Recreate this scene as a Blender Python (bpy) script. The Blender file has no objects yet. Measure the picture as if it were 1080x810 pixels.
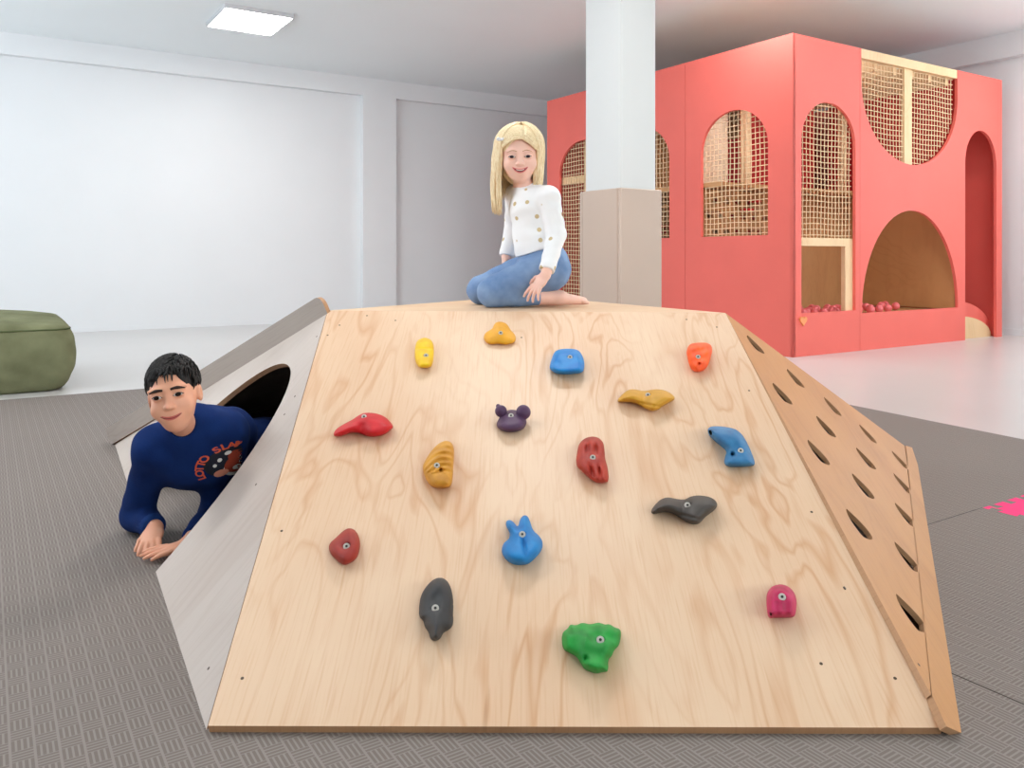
import bpy, bmesh, math, random
import numpy as np
from mathutils import Matrix, Vector
from mathutils.geometry import tessellate_polygon
from mathutils.bvhtree import BVHTree

random.seed(7); rng = np.random.default_rng(7)
SC = bpy.context.scene
COL = SC.collection
V = lambda *a: np.array(a, float)

# ------------------------------------------------------------------ camera
H, F = 0.85, 864.0
CAM = V(0, 0, H)
cd = bpy.data.cameras.new('camera'); cam = bpy.data.objects.new('camera', cd); COL.objects.link(cam)
cam.location = (0, 0, H); cam.rotation_euler = (math.pi/2, 0, 0)
cd.sensor_width = 36; cd.lens = F/1080*36; cd.shift_y = (272-405)/1080; cd.clip_start = 0.02
SC.camera = cam

def ray(u, v): return V((u-540)/F, 1, (272-v)/F)
def PY(u, v, Y): return CAM + ray(u, v)*Y                  # point at depth Y
def PZ(u, v, z): r = ray(u, v); return CAM + r*((z-H)/r[2])  # point at height z
def plane(a, b, c):
    n = np.cross(b-a, c-a); return a, n/np.linalg.norm(n)
def hit(u, v, pl):
    r = ray(u, v); return CAM + r*(np.dot(pl[0]-CAM, pl[1])/np.dot(r, pl[1]))
def nrm(v): v = np.asarray(v, float); return v/np.linalg.norm(v)

D1, D2, UP = V(.841, .541, 0), V(-.541, .841, 0), V(0, 0, 1)   # the room's own two directions
def R2W(a, b, z=0): return D1*a + D2*b + UP*z

def frame(o, x, y, z):
    m = Matrix.Identity(4)
    for i in range(3):
        m[i][0] = x[i]; m[i][1] = y[i]; m[i][2] = z[i]; m[i][3] = o[i]
    return m

# ------------------------------------------------------------------ materials
def lin(c):
    return tuple(((x/255)/12.92 if x/255 <= .04045 else ((x/255+.055)/1.055)**2.4) for x in c) + (1,)

class NT:
    def __init__(s, name):
        s.m = bpy.data.materials.new(name); s.m.use_nodes = True
        s.t = s.m.node_tree; s.n = s.t.nodes; s.b = s.n['Principled BSDF']
    def new(s, typ, **kw):
        n = s.n.new(typ)
        for k, v in kw.items(): setattr(n, k, v)
        return n
    def link(s, a, b): s.t.links.new(a, b)
    def coords(s, scale=(1, 1, 1), rot=(0, 0, 0)):
        tc = s.new('ShaderNodeTexCoord'); mp = s.new('ShaderNodeMapping')
        mp.inputs['Scale'].default_value = scale; mp.inputs['Rotation'].default_value = rot
        s.link(tc.outputs['Object'], mp.inputs['Vector']); return mp.outputs['Vector']
    def noise(s, vec, scale, detail=4, dist=0, rough=.5):
        n = s.new('ShaderNodeTexNoise'); n.inputs['Scale'].default_value = scale
        n.inputs['Detail'].default_value = detail; n.inputs['Distortion'].default_value = dist
        n.inputs['Roughness'].default_value = rough
        s.link(vec, n.inputs['Vector']); return n.outputs['Fac']
    def ramp(s, fac, stops):
        r = s.new('ShaderNodeValToRGB'); e = r.color_ramp.elements
        while len(e) < len(stops): e.new(.5)
        for el, (p, c) in zip(e, stops): el.position = p; el.color = c
        s.link(fac, r.inputs['Fac']); return r.outputs['Color']
    def mix(s, a, b, fac, mode='MIX'):
        n = s.new('ShaderNodeMix', data_type='RGBA', blend_type=mode)
        for sock, val in ((n.inputs[0], fac), (n.inputs[6], a), (n.inputs[7], b)):
            if isinstance(val, (int, float, tuple)): sock.default_value = val
            else: s.link(val, sock)
        return n.outputs[2]
    def math(s, op, a, b=0.0):
        n = s.new('ShaderNodeMath', operation=op)
        for sock, val in ((n.inputs[0], a), (n.inputs[1], b)):
            if isinstance(val, (int, float)): sock.default_value = val
            else: s.link(val, sock)
        return n.outputs[0]
    def bump(s, hgt, strength, dist=.002):
        b = s.new('ShaderNodeBump'); b.inputs['Strength'].default_value = strength
        b.inputs['Distance'].default_value = dist
        s.link(hgt, b.inputs['Height']); s.link(b.outputs['Normal'], s.b.inputs['Normal'])
    def color(s, c):
        if isinstance(c, tuple): s.b.inputs['Base Color'].default_value = c
        else: s.link(c, s.b.inputs['Base Color'])
    def rough(s, r, spec=.5):
        s.b.inputs['Roughness'].default_value = r
        s.b.inputs['Specular IOR Level'].default_value = spec

def mat_plain(name, rgb, rough=.6, spec=.4, var=.05, vscale=8, bump=0, bscale=60, metal=0, sss=0):
    t = NT(name); c = lin(rgb); v = t.coords()
    n = t.noise(v, vscale, 4)
    lo = tuple(x*(1-var) for x in c[:3])+(1,); hi = tuple(min(1, x*(1+var)) for x in c[:3])+(1,)
    t.color(t.ramp(n, [(.3, lo), (.7, hi)])); t.rough(rough, spec)
    t.b.inputs['Metallic'].default_value = metal
    if sss:
        t.b.inputs['Subsurface Weight'].default_value = sss
        t.b.inputs['Subsurface Radius'].default_value = (.012, .004, .002)
        t.b.inputs['Subsurface Scale'].default_value = 1.0
    if bump: t.bump(t.noise(v, bscale, 5), bump)
    return t.m

def mat_ply(name, light, dark, fig=.5, rough=.45, rot=0, spots=.4, seed=0):
    """birch veneer: flame figure + fine fibre lines, grain along the panel's y"""
    t = NT(name)
    v = t.coords((1, 1, 1), (0, 0, rot))
    mp = t.new('ShaderNodeMapping'); mp.inputs['Scale'].default_value = (3.2, .75, 1)
    mp.inputs['Location'].default_value = (seed*3.1, seed*1.7, 0)
    t.link(v, mp.inputs['Vector'])
    n1 = t.noise(mp.outputs['Vector'], 1.5, 3, .7, .45)
    bands = t.math('FRACT', t.math('MULTIPLY', n1, 11))
    tri = t.math('ABSOLUTE', t.math('SUBTRACT', bands, .5))
    mp2 = t.new('ShaderNodeMapping'); mp2.inputs['Scale'].default_value = (90, 3.0, 1)
    t.link(v, mp2.inputs['Vector'])
    fib = t.noise(mp2.outputs['Vector'], 2.0, 4)
    mp3 = t.new('ShaderNodeMapping'); mp3.inputs['Scale'].default_value = (2.2, .9, 1)
    t.link(v, mp3.inputs['Vector'])
    broad = t.noise(mp3.outputs['Vector'], 1.3, 3)
    f1 = t.ramp(tri, [(0, (1, 1, 1, 1)), (.22, (0, 0, 0, 1)), (.5, (0, 0, 0, 1))])
    pres = t.ramp(broad, [(.4, (.15, .15, .15, 1)), (.62, (1, 1, 1, 1))])
    a = t.mix(lin(light), lin(dark), t.ramp(broad, [(.35, (0, 0, 0, 1)), (.75, (.45, .45, .45, 1))]))
    fac = t.math('MULTIPLY', t.math('MULTIPLY', f1, pres), fig)
    a = t.mix(a, lin(dark), fac)
    a = t.mix(a, lin(dark), t.ramp(fib, [(.5, (0, 0, 0, 1)), (.75, (.35, .35, .35, 1))]))
    # thin brown mineral streaks running with the grain
    mp4 = t.new('ShaderNodeMapping'); mp4.inputs['Scale'].default_value = (22, 1.6, 1)
    mp4.inputs['Rotation'].default_value = (0, 0, .12)
    t.link(v, mp4.inputs['Vector'])
    st = t.noise(mp4.outputs['Vector'], 1.2, 3, .4)
    brown = tuple(x*.55 for x in lin(dark)[:3])+(1,)
    a = t.mix(a, brown, t.math('MULTIPLY', t.ramp(st, [(.74, (0, 0, 0, 1)), (.79, (1, 1, 1, 1))]), spots))
    t.color(a); t.rough(rough, .35); t.bump(fib, .08, .0008)
    return t.m

M = {}
M['wall'] = mat_plain('white wall paint', (230, 232, 234), .85, .2, .012, 1.5, .05, 160)
M['ceiling'] = mat_plain('ceiling paint', (236, 241, 243), .9, .1, .01, 1, .04, 200)
M['column'] = mat_plain('column paint', (212, 214, 214), .85, .2, .012, 1.5, .05, 160)
M['floor'] = mat_plain('white epoxy floor', (203, 201, 199), .28, .45, .02, 1.2)
M['ply'] = mat_ply('pale birch plywood', (226, 195, 165), (199, 145, 103), .75, seed=0)
M['ply_left'] = mat_ply('light birch with shade grey', (200, 187, 178), (178, 160, 148), .35, seed=2, spots=.2)  # lighter birch, with the side's shade greyed into the colour
M['ply_right'] = mat_ply('honey birch with shade tone', (198, 140, 84), (170, 112, 62), .35, rot=.9, seed=4, spots=.3)  # tan of its own, darkened further to carry the dim side's shade
M['ply_top'] = mat_ply('birch plywood top', (226, 194, 160), (204, 162, 122), .4, rot=1.2, seed=6, spots=.3)
M['ply_shade'] = mat_ply('shade-greyed birch', (176, 164, 155), (148, 136, 128), .3, rot=1.57, seed=7, spots=.1)  # birch of the edge rail, its shade put into the grey
M['ply_edge'] = mat_ply('plywood cut edge', (190, 146, 108), (150, 106, 74), .4, seed=8)
M['ply_house'] = mat_ply('playhouse birch lining', (206, 156, 106), (176, 124, 78), .3, seed=9)
M['pine'] = mat_ply('pale pine batten', (240, 208, 165), (216, 176, 128), .35, seed=5)
M['coral'] = mat_plain('coral paint', (236, 112, 101), .5, .35, .03, 2.5, .03, 120)
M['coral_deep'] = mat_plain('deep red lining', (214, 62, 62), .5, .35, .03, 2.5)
M['cream'] = mat_plain('cream panel', (246, 226, 200), .6)
M['net'] = mat_plain('sand cotton net cord', (236, 208, 170), .9, .1, .06, 40)
M['pad'] = mat_plain('taupe vinyl padding', (192, 172, 158), .42, .4, .02, 3, .05, 300)
M['lamp'] = NT('lamp diffuser'); 
M['lamp'].b.inputs['Emission Color'].default_value = (1, .985, .96, 1); M['lamp'].b.inputs['Emission Strength'].default_value = 26
M['lamp'] = M['lamp'].m
M['lamp_frame'] = mat_plain('white lamp frame', (205, 205, 208), .4)
M['skin_girl'] = mat_plain('fair skin', (243, 196, 178), .5, .35, .04, 20, .03, 400, sss=.12)
M['skin_boy'] = mat_plain('light olive skin', (230, 166, 136), .48, .35, .04, 20, .03, 400, sss=.12)
M['lips'] = mat_plain('lips', (206, 104, 96), .4)
M['lips_girl'] = mat_plain('rosy lips', (222, 120, 118), .4)
M['mouth'] = mat_plain('mouth line', (110, 38, 36), .6)
M['teeth'] = mat_plain('teeth', (240, 232, 222), .3)
M['eye_white'] = mat_plain('eye white', (200, 190, 184), .25)
M['iris'] = mat_plain('dark brown iris', (30, 18, 13), .4, .15)
M['iris_girl'] = mat_plain('grey blue iris', (44, 38, 46), .4, .15)
M['brow'] = mat_plain('dark eyebrow hair', (48, 32, 26), .8)
M['brow_girl'] = mat_plain('light brown eyebrow', (196, 148, 112), .8)
def mat_hair(name, a, b, scale=60):
    t = NT(name); v = t.coords((1, 1, .12)); n = t.noise(v, scale, 4)
    t.color(t.ramp(n, [(.3, lin(a)), (.7, lin(b))])); t.rough(.5, .3); t.bump(n, .25, .003); return t.m
M['hair_black'] = mat_hair('black hair', (12, 10, 10), (34, 29, 28))
M['hair_blond'] = mat_hair('blond hair', (224, 190, 138), (254, 238, 204), 90)
M['clip'] = mat_plain('silver hair bow', (225, 222, 226), .35, .6)
def mat_cloth(name, a, b, s1, s2=260, bump=.25, rough=.9):
    t = NT(name); v = t.coords(); n = t.noise(v, s1, 4); w = t.noise(v, s2, 2)
    t.color(t.ramp(n, [(.3, lin(a)), (.7, lin(b))])); t.rough(rough, .12)
    t.bump(t.math('ADD', w, t.math('MULTIPLY', n, 1.5)), bump, .003); return t.m
M['navy'] = mat_cloth('navy sweatshirt jersey', (15, 36, 84), (20, 46, 100), 12)
M['navy_rib'] = mat_cloth('navy ribbing', (20, 44, 96), (30, 58, 112), 60)
M['trousers'] = mat_cloth('dark navy trousers', (24, 34, 66), (32, 44, 82), 12)
M['denim'] = mat_cloth('light blue denim', (104, 132, 174), (138, 162, 196), 14)
M['waist'] = mat_cloth('blue waistband', (62, 92, 150), (80, 110, 164), 30)
t = NT('white shirt with gold hearts'); v = t.coords()
vo = t.new('ShaderNodeTexVoronoi'); vo.inputs['Scale'].default_value = 21; vo.inputs['Randomness'].default_value = .55
t.link(v, vo.inputs['Vector'])
spot = t.ramp(vo.outputs['Distance'], [(.17, (1, 1, 1, 1)), (.21, (0, 0, 0, 1))])
t.color(t.mix(lin((244, 243, 244)), lin((206, 184, 142)), spot)); t.rough(.85, .15)
t.bump(t.noise(v, 22, 4), .3, .004); M['shirt'] = t.m
M['green'] = mat_cloth('olive green canvas', (108, 110, 82), (134, 136, 104), 5, 300, .5)
M['green_seam'] = mat_cloth('olive seam piping', (74, 82, 54), (90, 98, 66), 8)
M['rubber_pink'] = mat_plain('pink foam', (250, 72, 128), .85, .15, .04, 30, .2, 220)
M['ball'] = mat_plain('pink plastic ball', (240, 116, 120), .35, .5, .02)
M['steel'] = mat_plain('zinc bolt', (205, 200, 192), .4, .5, .03, metal=.5)
M['bolt_dark'] = mat_plain('socket shadow steel', (60, 58, 56), .5, metal=.4)
M['screw'] = mat_plain('dark screw head', (84, 66, 52), .5, .4)
M['dark'] = mat_plain('black rubber', (30, 28, 28), .8)
M['heart'] = mat_plain('peach wood', (246, 160, 104), .5)
M['print_orange'] = mat_plain('orange print', (214, 92, 62), .7)
M['print_brown'] = mat_plain('rust print', (150, 56, 36), .7)
M['print_white'] = mat_plain('white print', (215, 212, 208), .7)
M['print_skin'] = mat_plain('salmon print', (216, 140, 116), .7)
M['print_dark'] = mat_plain('black print', (22, 26, 40), .8)
M['glass_frame'] = mat_plain('white window frame', (235, 235, 235), .4)

# embossed basket-weave foam mat
t = NT('grey embossed foam mat'); v = t.coords((1, 1, 1))
cell = .036
mp = t.new('ShaderNodeMapping'); mp.inputs['Scale'].default_value = (1/cell, 1/cell, 0); mp.inputs['Location'].default_value = (.013, .007, 0)
t.link(v, mp.inputs['Vector'])
ck = t.new('ShaderNodeTexChecker'); ck.inputs['Scale'].default_value = 1
ck.inputs['Color1'].default_value = (1, 1, 1, 1); ck.inputs['Color2'].default_value = (0, 0, 0, 1)
t.link(mp.outputs['Vector'], ck.inputs['Vector'])
sep = t.new('ShaderNodeSeparateXYZ'); t.link(mp.outputs['Vector'], sep.inputs[0])
def bars(o):
    fr = t.math('FRACT', t.math('MULTIPLY', o, 4)); return t.math('GREATER_THAN', t.math('ABSOLUTE', t.math('SUBTRACT', fr, .5)), .3)
def edge(o):
    fr = t.math('FRACT', o); return t.math('GREATER_THAN', t.math('ABSOLUTE', t.math('SUBTRACT', fr, .5)), .44)
bx, by = bars(sep.outputs[0]), bars(sep.outputs[1])
pat = t.mix(bx, by, ck.outputs['Fac'])
pat = t.math('MAXIMUM', pat, edge(sep.outputs[0]))
big = t.noise(v, 1.4, 3)
base = t.mix(lin((112, 102, 96)), lin((122, 112, 105)), big)
t.color(t.mix(base, lin((154, 145, 140)), t.math('MULTIPLY', pat, .55)))
t.rough(.7, .25); t.bump(pat, .35, .001); M['mat'] = t.m

def mat_hold(name, rgb, rgb2=None, sc=60):
    t = NT(name); v = t.coords(); n = t.noise(v, 26, 3); g = t.noise(v, 900, 2)
    c = lin(rgb); c2 = lin(rgb2) if rgb2 else tuple(x*.86 for x in c[:3])+(1,)
    t.color(t.ramp(n, [(.35, c), (.7, c2)])); t.rough(.55, .4); t.bump(g, .12, .0006); return t.m

# ------------------------------------------------------------------ objects
def link(name, me, mat=None, parent=None, mw=None, smooth=False):
    if mat is not None: me.materials.append(mat)
    o = bpy.data.objects.new(name, me); COL.objects.link(o)
    if smooth: me.polygons.foreach_set('use_smooth', [True]*len(me.polygons))
    if mw is None: mw = Matrix.Identity(4)
    if parent is not None:
        o.parent = parent; o.matrix_parent_inverse = Matrix.Identity(4)
        o.matrix_local = world[parent].inverted() @ mw
    else: o.matrix_world = mw
    world[o] = mw
    return o
world = {}
def mesh(name, verts, faces):
    me = bpy.data.meshes.new(name); me.from_pydata([tuple(map(float, v)) for v in verts], [], faces); me.update(); return me
def empty(name, loc, label, cat, group=None):
    o = bpy.data.objects.new(name, None); COL.objects.link(o); mw = Matrix.Translation(Vector(loc)); o.matrix_world = mw
    o.empty_display_size = .1; world[o] = mw; tag(o, label, cat, group); return o
def tag(o, label=None, cat=None, group=None, kind=None):
    if label: o['label'] = label
    if cat: o['category'] = cat
    if group: o['group'] = group
    if kind: o['kind'] = kind
    return o
def box_geo(lo, hi):
    x0, y0, z0 = lo; x1, y1, z1 = hi
    v = [(x0,y0,z0),(x1,y0,z0),(x1,y1,z0),(x0,y1,z0),(x0,y0,z1),(x1,y0,z1),(x1,y1,z1),(x0,y1,z1)]
    f = [(0,3,2,1),(4,5,6,7),(0,1,5,4),(1,2,6,5),(2,3,7,6),(3,0,4,7)]
    return v, f
def box(name, lo, hi, mat, parent=None, mw=None, bevel=0):
    v, f = box_geo(lo, hi); me = mesh(name, v, f)
    if bevel:
        bm = bmesh.new(); bm.from_mesh(me); bmesh.ops.bevel(bm, geom=bm.edges[:], offset=bevel, segments=3, affect='EDGES', profile=.6)
        bm.to_mesh(me); bm.free()
    return link(name, me, mat, parent, mw, smooth=False)
ROOM = frame(V(0,0,0), D1, D2, UP)            # local x = a, y = b

def panel(name, outer, holes, thick, mat, parent=None, mw=None, edge_mat=None, bevel=0):
    """flat board: outline in local xy, thickness along local -z (front face at z=0)"""
    loops = [outer]+list(holes)
    flat = [Vector((p[0], p[1], 0)) for l in loops for p in l]
    tris = tessellate_polygon([[Vector((p[0], p[1], 0)) for p in l] for l in loops])
    n = len(flat); verts = [(p.x, p.y, 0) for p in flat]+[(p.x, p.y, -thick) for p in flat]
    faces = []; 
    for a, b, c in tris:
        ar = (flat[b]-flat[a]).cross(flat[c]-flat[a]).z
        if abs(ar) < 1e-12: continue
        if ar < 0: b, c = c, b
        faces.append((a, b, c)); faces.append((a+n, c+n, b+n))
    nt = len(faces); i = 0
    for li, l in enumerate(loops):
        m = len(l); area = sum(l[k][0]*l[(k+1)%m][1]-l[(k+1)%m][0]*l[k][1] for k in range(m))
        ccw = (area > 0) == (li == 0)
        for k in range(m):
            p, q = i+k, i+(k+1)%m
            faces.append((p, p+n, q+n, q) if ccw else (p, q, q+n, p+n))
        i += m
    me = mesh(name, verts, faces)
    o = link(name, me, mat, parent, mw)
    if edge_mat:
        me.materials.append(edge_mat)
        for k in range(nt, len(faces)): me.polygons[k].material_index = 1
    return o

def tubes_geo(paths, sides=6, cap=True):
    """paths: list of (points Nx3, radii N)"""
    vs, fs = [], []
    for pts, rad in paths:
        pts = np.asarray(pts, float); m = len(pts); rad = np.broadcast_to(rad, (m,))
        tg = np.gradient(pts, axis=0); tg /= np.linalg.norm(tg, axis=1)[:, None]+1e-12
        ref = V(0, 0, 1) if abs(tg[0][2]) < .9 else V(1, 0, 0)
        base = len(vs); u = np.cross(tg[0], ref); u /= np.linalg.norm(u)
        for i in range(m):
            u = u-np.dot(u, tg[i])*tg[i]; u /= np.linalg.norm(u)+1e-12; w = np.cross(tg[i], u)
            for k in range(sides):
                a = 2*math.pi*k/sides; vs.append(pts[i]+(u*math.cos(a)+w*math.sin(a))*rad[i])
        for i in range(m-1):
            for k in range(sides):
                a = base+i*sides+k; b = base+i*sides+(k+1)%sides
                fs.append((a, b, b+sides, a+sides))
        if cap:
            fs.append(tuple(base+k for k in range(sides))[::-1]); fs.append(tuple(base+(m-1)*sides+k for k in range(sides)))
    return vs, fs
def tubes(name, paths, mat, parent=None, mw=None, sides=6, smooth=True):
    v, f = tubes_geo(paths, sides); return link(name, mesh(name, v, f), mat, parent, mw, smooth)
def ball(name, c, r, mat, parent=None, mw=None, rot=None, seg=20, rings=12):
    bm = bmesh.new(); bmesh.ops.create_uvsphere(bm, u_segments=seg, v_segments=rings, radius=1)
    r = (r, r, r) if isinstance(r, (int, float)) else r
    S = Matrix.Diagonal((*r, 1)); T = Matrix.Translation(Vector(c))
    bm.transform(T @ (rot if rot is not None else Matrix.Identity(4)) @ S)
    me = bpy.data.meshes.new(name); bm.to_mesh(me); bm.free()
    return link(name, me, mat, parent, mw, True)

# ------------------------------------------------------------------ signed distance modelling
def smin(a, b, k):
    if k <= 0: return np.minimum(a, b)
    h = np.maximum(k-np.abs(a-b), 0)/k
    return np.minimum(a, b)-h*h*k*.25
def smax(a, b, k): return -smin(-a, -b, k)
def s_cone(p, a, b, r1, r2):
    a = np.asarray(a, float); b = np.asarray(b, float); ba = b-a; L2 = max(ba@ba, 1e-12)
    q = p-a; t = np.clip((q@ba)/L2, 0, 1)
    return np.linalg.norm(q-t[..., None]*ba, axis=-1)-(r1+(r2-r1)*t)
def s_ell(p, c, r, R=None):
    q = p-np.asarray(c, float)
    if R is not None: q = q@np.asarray(R, float)           # R columns = ellipsoid axes
    r = np.asarray(r, float)
    k0 = np.linalg.norm(q/r, axis=-1); k1 = np.linalg.norm(q/(r*r), axis=-1)+1e-9
    return k0*(k0-1)/k1

class Field:
    def __init__(s, lo, hi, h):
        s.lo = np.array(lo, float); s.h = h
        s.n = np.ceil((np.array(hi)-s.lo)/h).astype(int)+1
        s.D = np.full(s.n, 1.0, np.float32)
    def sub(s, lo, hi, pad):
        i0 = np.clip(np.floor((np.array(lo)-pad-s.lo)/s.h).astype(int), 0, s.n)
        i1 = np.clip(np.ceil((np.array(hi)+pad-s.lo)/s.h).astype(int)+1, 0, s.n)
        sl = tuple(slice(a, b) for a, b in zip(i0, i1))
        ax = [s.lo[k]+s.h*np.arange(i0[k], i1[k]) for k in range(3)]
        return sl, np.stack(np.meshgrid(*ax, indexing='ij'), -1)
    def add(s, fn, lo, hi, k=.01, op='u', pad=None):
        pad = pad if pad is not None else k+3*s.h+.012
        sl, P = s.sub(lo, hi, pad)
        if P.size == 0: return
        d = fn(P); cur = s.D[sl]
        s.D[sl] = smin(cur, d, k) if op == 'u' else smax(cur, -d, k)
    def cone(s, a, b, r1, r2, k=.01, op='u', cut=None):
        a = np.asarray(a, float); b = np.asarray(b, float); r = max(r1, r2)
        def fn(P):
            d = s_cone(P, a, b, r1, r2)
            if cut == 'b' or cut == 'ab': d = np.maximum(d, (P-b)@nrm(b-a))
            if cut == 'a' or cut == 'ab': d = np.maximum(d, (P-a)@nrm(a-b))
            return d
        s.add(fn, np.minimum(a, b)-r, np.maximum(a, b)+r, k, op)
    def ell(s, c, r, R=None, k=.01, op='u'):
        m = max(r); c = np.asarray(c, float)
        s.add(lambda P: s_ell(P, c, r, R), c-m, c+m, k, op)
    def half(s, c, n):                                   # keep the side n points away from
        sl, P = s.sub(s.lo, s.lo+s.h*s.n, 0)
        s.D = np.maximum(s.D, ((P-np.asarray(c))@nrm(n)).astype(np.float32))
    def noise(s, amp, freqs):
        sl, P = s.sub(s.lo, s.lo+s.h*s.n, 0)
        near = np.abs(s.D) < .02; q = P[near]; d = 0
        for f, ph in freqs:
            f = np.asarray(f, float); d = d+np.sin(q@f+ph)
        s.D[near] += (amp*d/len(freqs)).astype(np.float32)
    def mesh(s, name):
        D = s.D.copy(); 
        for ax in range(3):
            idx = [slice(None)]*3; idx[ax] = 0; D[tuple(idx)] = np.maximum(D[tuple(idx)], 1e-4)
            idx[ax] = -1; D[tuple(idx)] = np.maximum(D[tuple(idx)], 1e-4)
        return surface_nets(name, D, s.lo, s.h)

def surface_nets(name, D, lo, h):
    S = D < 0; nx, ny, nz = D.shape
    cnt = np.zeros((nx-1, ny-1, nz-1), np.int8)
    for i in (0, 1):
        for j in (0, 1):
            for k in (0, 1): cnt += S[i:nx-1+i, j:ny-1+j, k:nz-1+k]
    act = (cnt > 0) & (cnt < 8); ci, cj, ck = np.nonzero(act); n = len(ci)
    ids = np.full(act.shape, -1, np.int64); ids[act] = np.arange(n)
    pos = np.zeros((n, 3)); w = np.zeros(n)
    corners = [(i, j, k) for i in (0, 1) for j in (0, 1) for k in (0, 1)]
    val = {c: D[ci+c[0], cj+c[1], ck+c[2]].astype(float) for c in corners}
    for a in corners:
        for ax in range(3):
            if a[ax]: continue
            b = list(a); b[ax] = 1; b = tuple(b); va, vb = val[a], val[b]
            m = (va < 0) != (vb < 0)
            tt = np.where(m, va/(va-vb+1e-20), 0)
            q = np.tile(np.array(a, float), (n, 1)); q[:, ax] += tt
            pos += np.where(m[:, None], q, 0); w += m
    pos = pos/np.maximum(w, 1)[:, None]+np.stack([ci, cj, ck], 1)
    verts = lo+pos*h; faces = []
    for ax in range(3):
        a1, a2 = [x for x in range(3) if x != ax]
        sA = [slice(None)]*3; sB = [slice(None)]*3; sA[ax] = slice(0, -1); sB[ax] = slice(1, None)
        A, B = S[tuple(sA)], S[tuple(sB)]
        e = np.nonzero(A != B); E = np.stack(e, 1)
        ok = (E[:, a1] > 0) & (E[:, a2] > 0) & (E[:, a1] < D.shape[a1]-1) & (E[:, a2] < D.shape[a2]-1); E = E[ok]
        inside = A[E[:, 0], E[:, 1], E[:, 2]]
        def cell(o1, o2):
            q = E.copy(); q[:, a1] -= o1; q[:, a2] -= o2; return ids[q[:, 0], q[:, 1], q[:, 2]]
        quad = np.stack([cell(1, 1), cell(0, 1), cell(0, 0), cell(1, 0)], 1)
        flip = inside if ax != 1 else ~inside
        quad = np.where(flip[:, None], quad, quad[:, ::-1])
        faces.append(quad)
    faces = np.concatenate(faces); faces = faces[(faces >= 0).all(1)]
    me = bpy.data.meshes.new(name); nf = len(faces)
    me.vertices.add(n); me.vertices.foreach_set('co', verts.astype(np.float32).ravel())
    me.loops.add(nf*4); me.loops.foreach_set('vertex_index', faces.astype(np.int32).ravel())
    me.polygons.add(nf); me.polygons.foreach_set('loop_start', np.arange(0, nf*4, 4, dtype=np.int32))
    me.update(calc_edges=True); me.validate(); return me

def outward(o):
    """flip the mesh if its normals point inward"""
    me = o.data; bm = bmesh.new(); bm.from_mesh(me); bmesh.ops.recalc_face_normals(bm, faces=bm.faces[:]); bm.to_mesh(me); bm.free(); return o
def smooth_mesh(me, it=2, f=.5):
    n = len(me.vertices); co = np.empty(n*3, np.float32); me.vertices.foreach_get('co', co); co = co.reshape(-1, 3).astype(float)
    ed = np.empty(len(me.edges)*2, np.int32); me.edges.foreach_get('vertices', ed); ed = ed.reshape(-1, 2)
    deg = np.bincount(ed.ravel(), minlength=n)[:, None]
    for _ in range(it):
        s = np.zeros((n, 3)); 
        for k in range(3):
            s[:, k] = np.bincount(ed[:, 0], co[ed[:, 1], k], n)+np.bincount(ed[:, 1], co[ed[:, 0], k], n)
        co += f*(s/np.maximum(deg, 1)-co)
    me.vertices.foreach_set('co', co.astype(np.float32).ravel()); me.update()
def field_obj(f, name, mat, parent=None, mw=None, it=1):
    me = f.mesh(name); smooth_mesh(me, it); return link(name, me, mat, parent, mw, True)

exec_parts = []
# ================================================================== SETTING
A0, A1, B0, B1, CZ = -3.2, 9.50, -4.2, 10.557, 3.306
def slab(name, lo, hi, mat): return tag(box(name, lo, hi, mat, mw=ROOM), kind='structure')
slab('floor', (A0-.3, B0-.3, -.2), (A1+.3, B1+.3, 0), M['floor'])
slab('ceiling', (A0-.3, B0-.3, CZ), (A1+.3, B1+.3, CZ+.2), M['ceiling'])
slab('wall_back', (A0-.3, B1, 0), (A1+.3, B1+.3, CZ), M['wall'])
# walls beside and behind the camera, with window openings for the daylight; right one added
def wall_with_windows(name, length0, length1, mw, wins):
    outer = [(length0, 0), (length1, 0), (length1, CZ), (length0, CZ)]
    holes = [[(a, z0), (a, z1), (b, z1), (b, z0)] for a, b, z0, z1 in wins]
    return tag(panel(name, outer, holes, .3, M['wall'], mw=mw), kind='structure')
MW_L = frame(R2W(A0, 0, 0), D2, UP, np.cross(D2, UP))       # local x = b, y = z, front faces +a
MW_F = frame(R2W(0, B0, 0), -D1, UP, np.cross(-D1, UP))
wl = [(3.0, 5.4, .9, 2.7), (6.4, 8.8, .9, 2.7)]
wf = [(-8.4, -4.6, .9, 2.7), (-3.6, -.2, .9, 2.7)]
MW_R = frame(R2W(A1, 0, 0), -D2, UP, np.cross(-D2, UP))       # local x = -b
wr = [(-3.3, -.2, .9, 2.7)]  # added unseen window, put in to brighten the back wall bay
wall_with_windows('wall_right', -B1, -(B0-.3), MW_R, wr)
wall_with_windows('wall_left', B0-.3, B1, MW_L, wl)
wall_with_windows('wall_front', -A1, -A0, MW_F, wf)
def window(n, mw, w):
    a, b, z0, z1 = w; t0 = .05
    o = panel('window_%d' % n, [(a, z0), (b, z0), (b, z1), (a, z1)],
              [[(a+t0, z0+t0), (a+t0, z1-t0), ((a+b)/2-t0/2, z1-t0), ((a+b)/2-t0/2, z0+t0)],
               [((a+b)/2+t0/2, z0+t0), ((a+b)/2+t0/2, z1-t0), (b-t0, z1-t0), (b-t0, z0+t0)]], .06, M['glass_frame'],
              mw=mw @ Matrix.Translation((0, 0, -.2)))
    return tag(o, kind='structure')
k = 1
for w in wl: window(k, MW_L, w); k += 1
for w in wf: window(k, MW_F, w); k += 1
for w in wr: window(k, MW_R, w); k += 1
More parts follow.
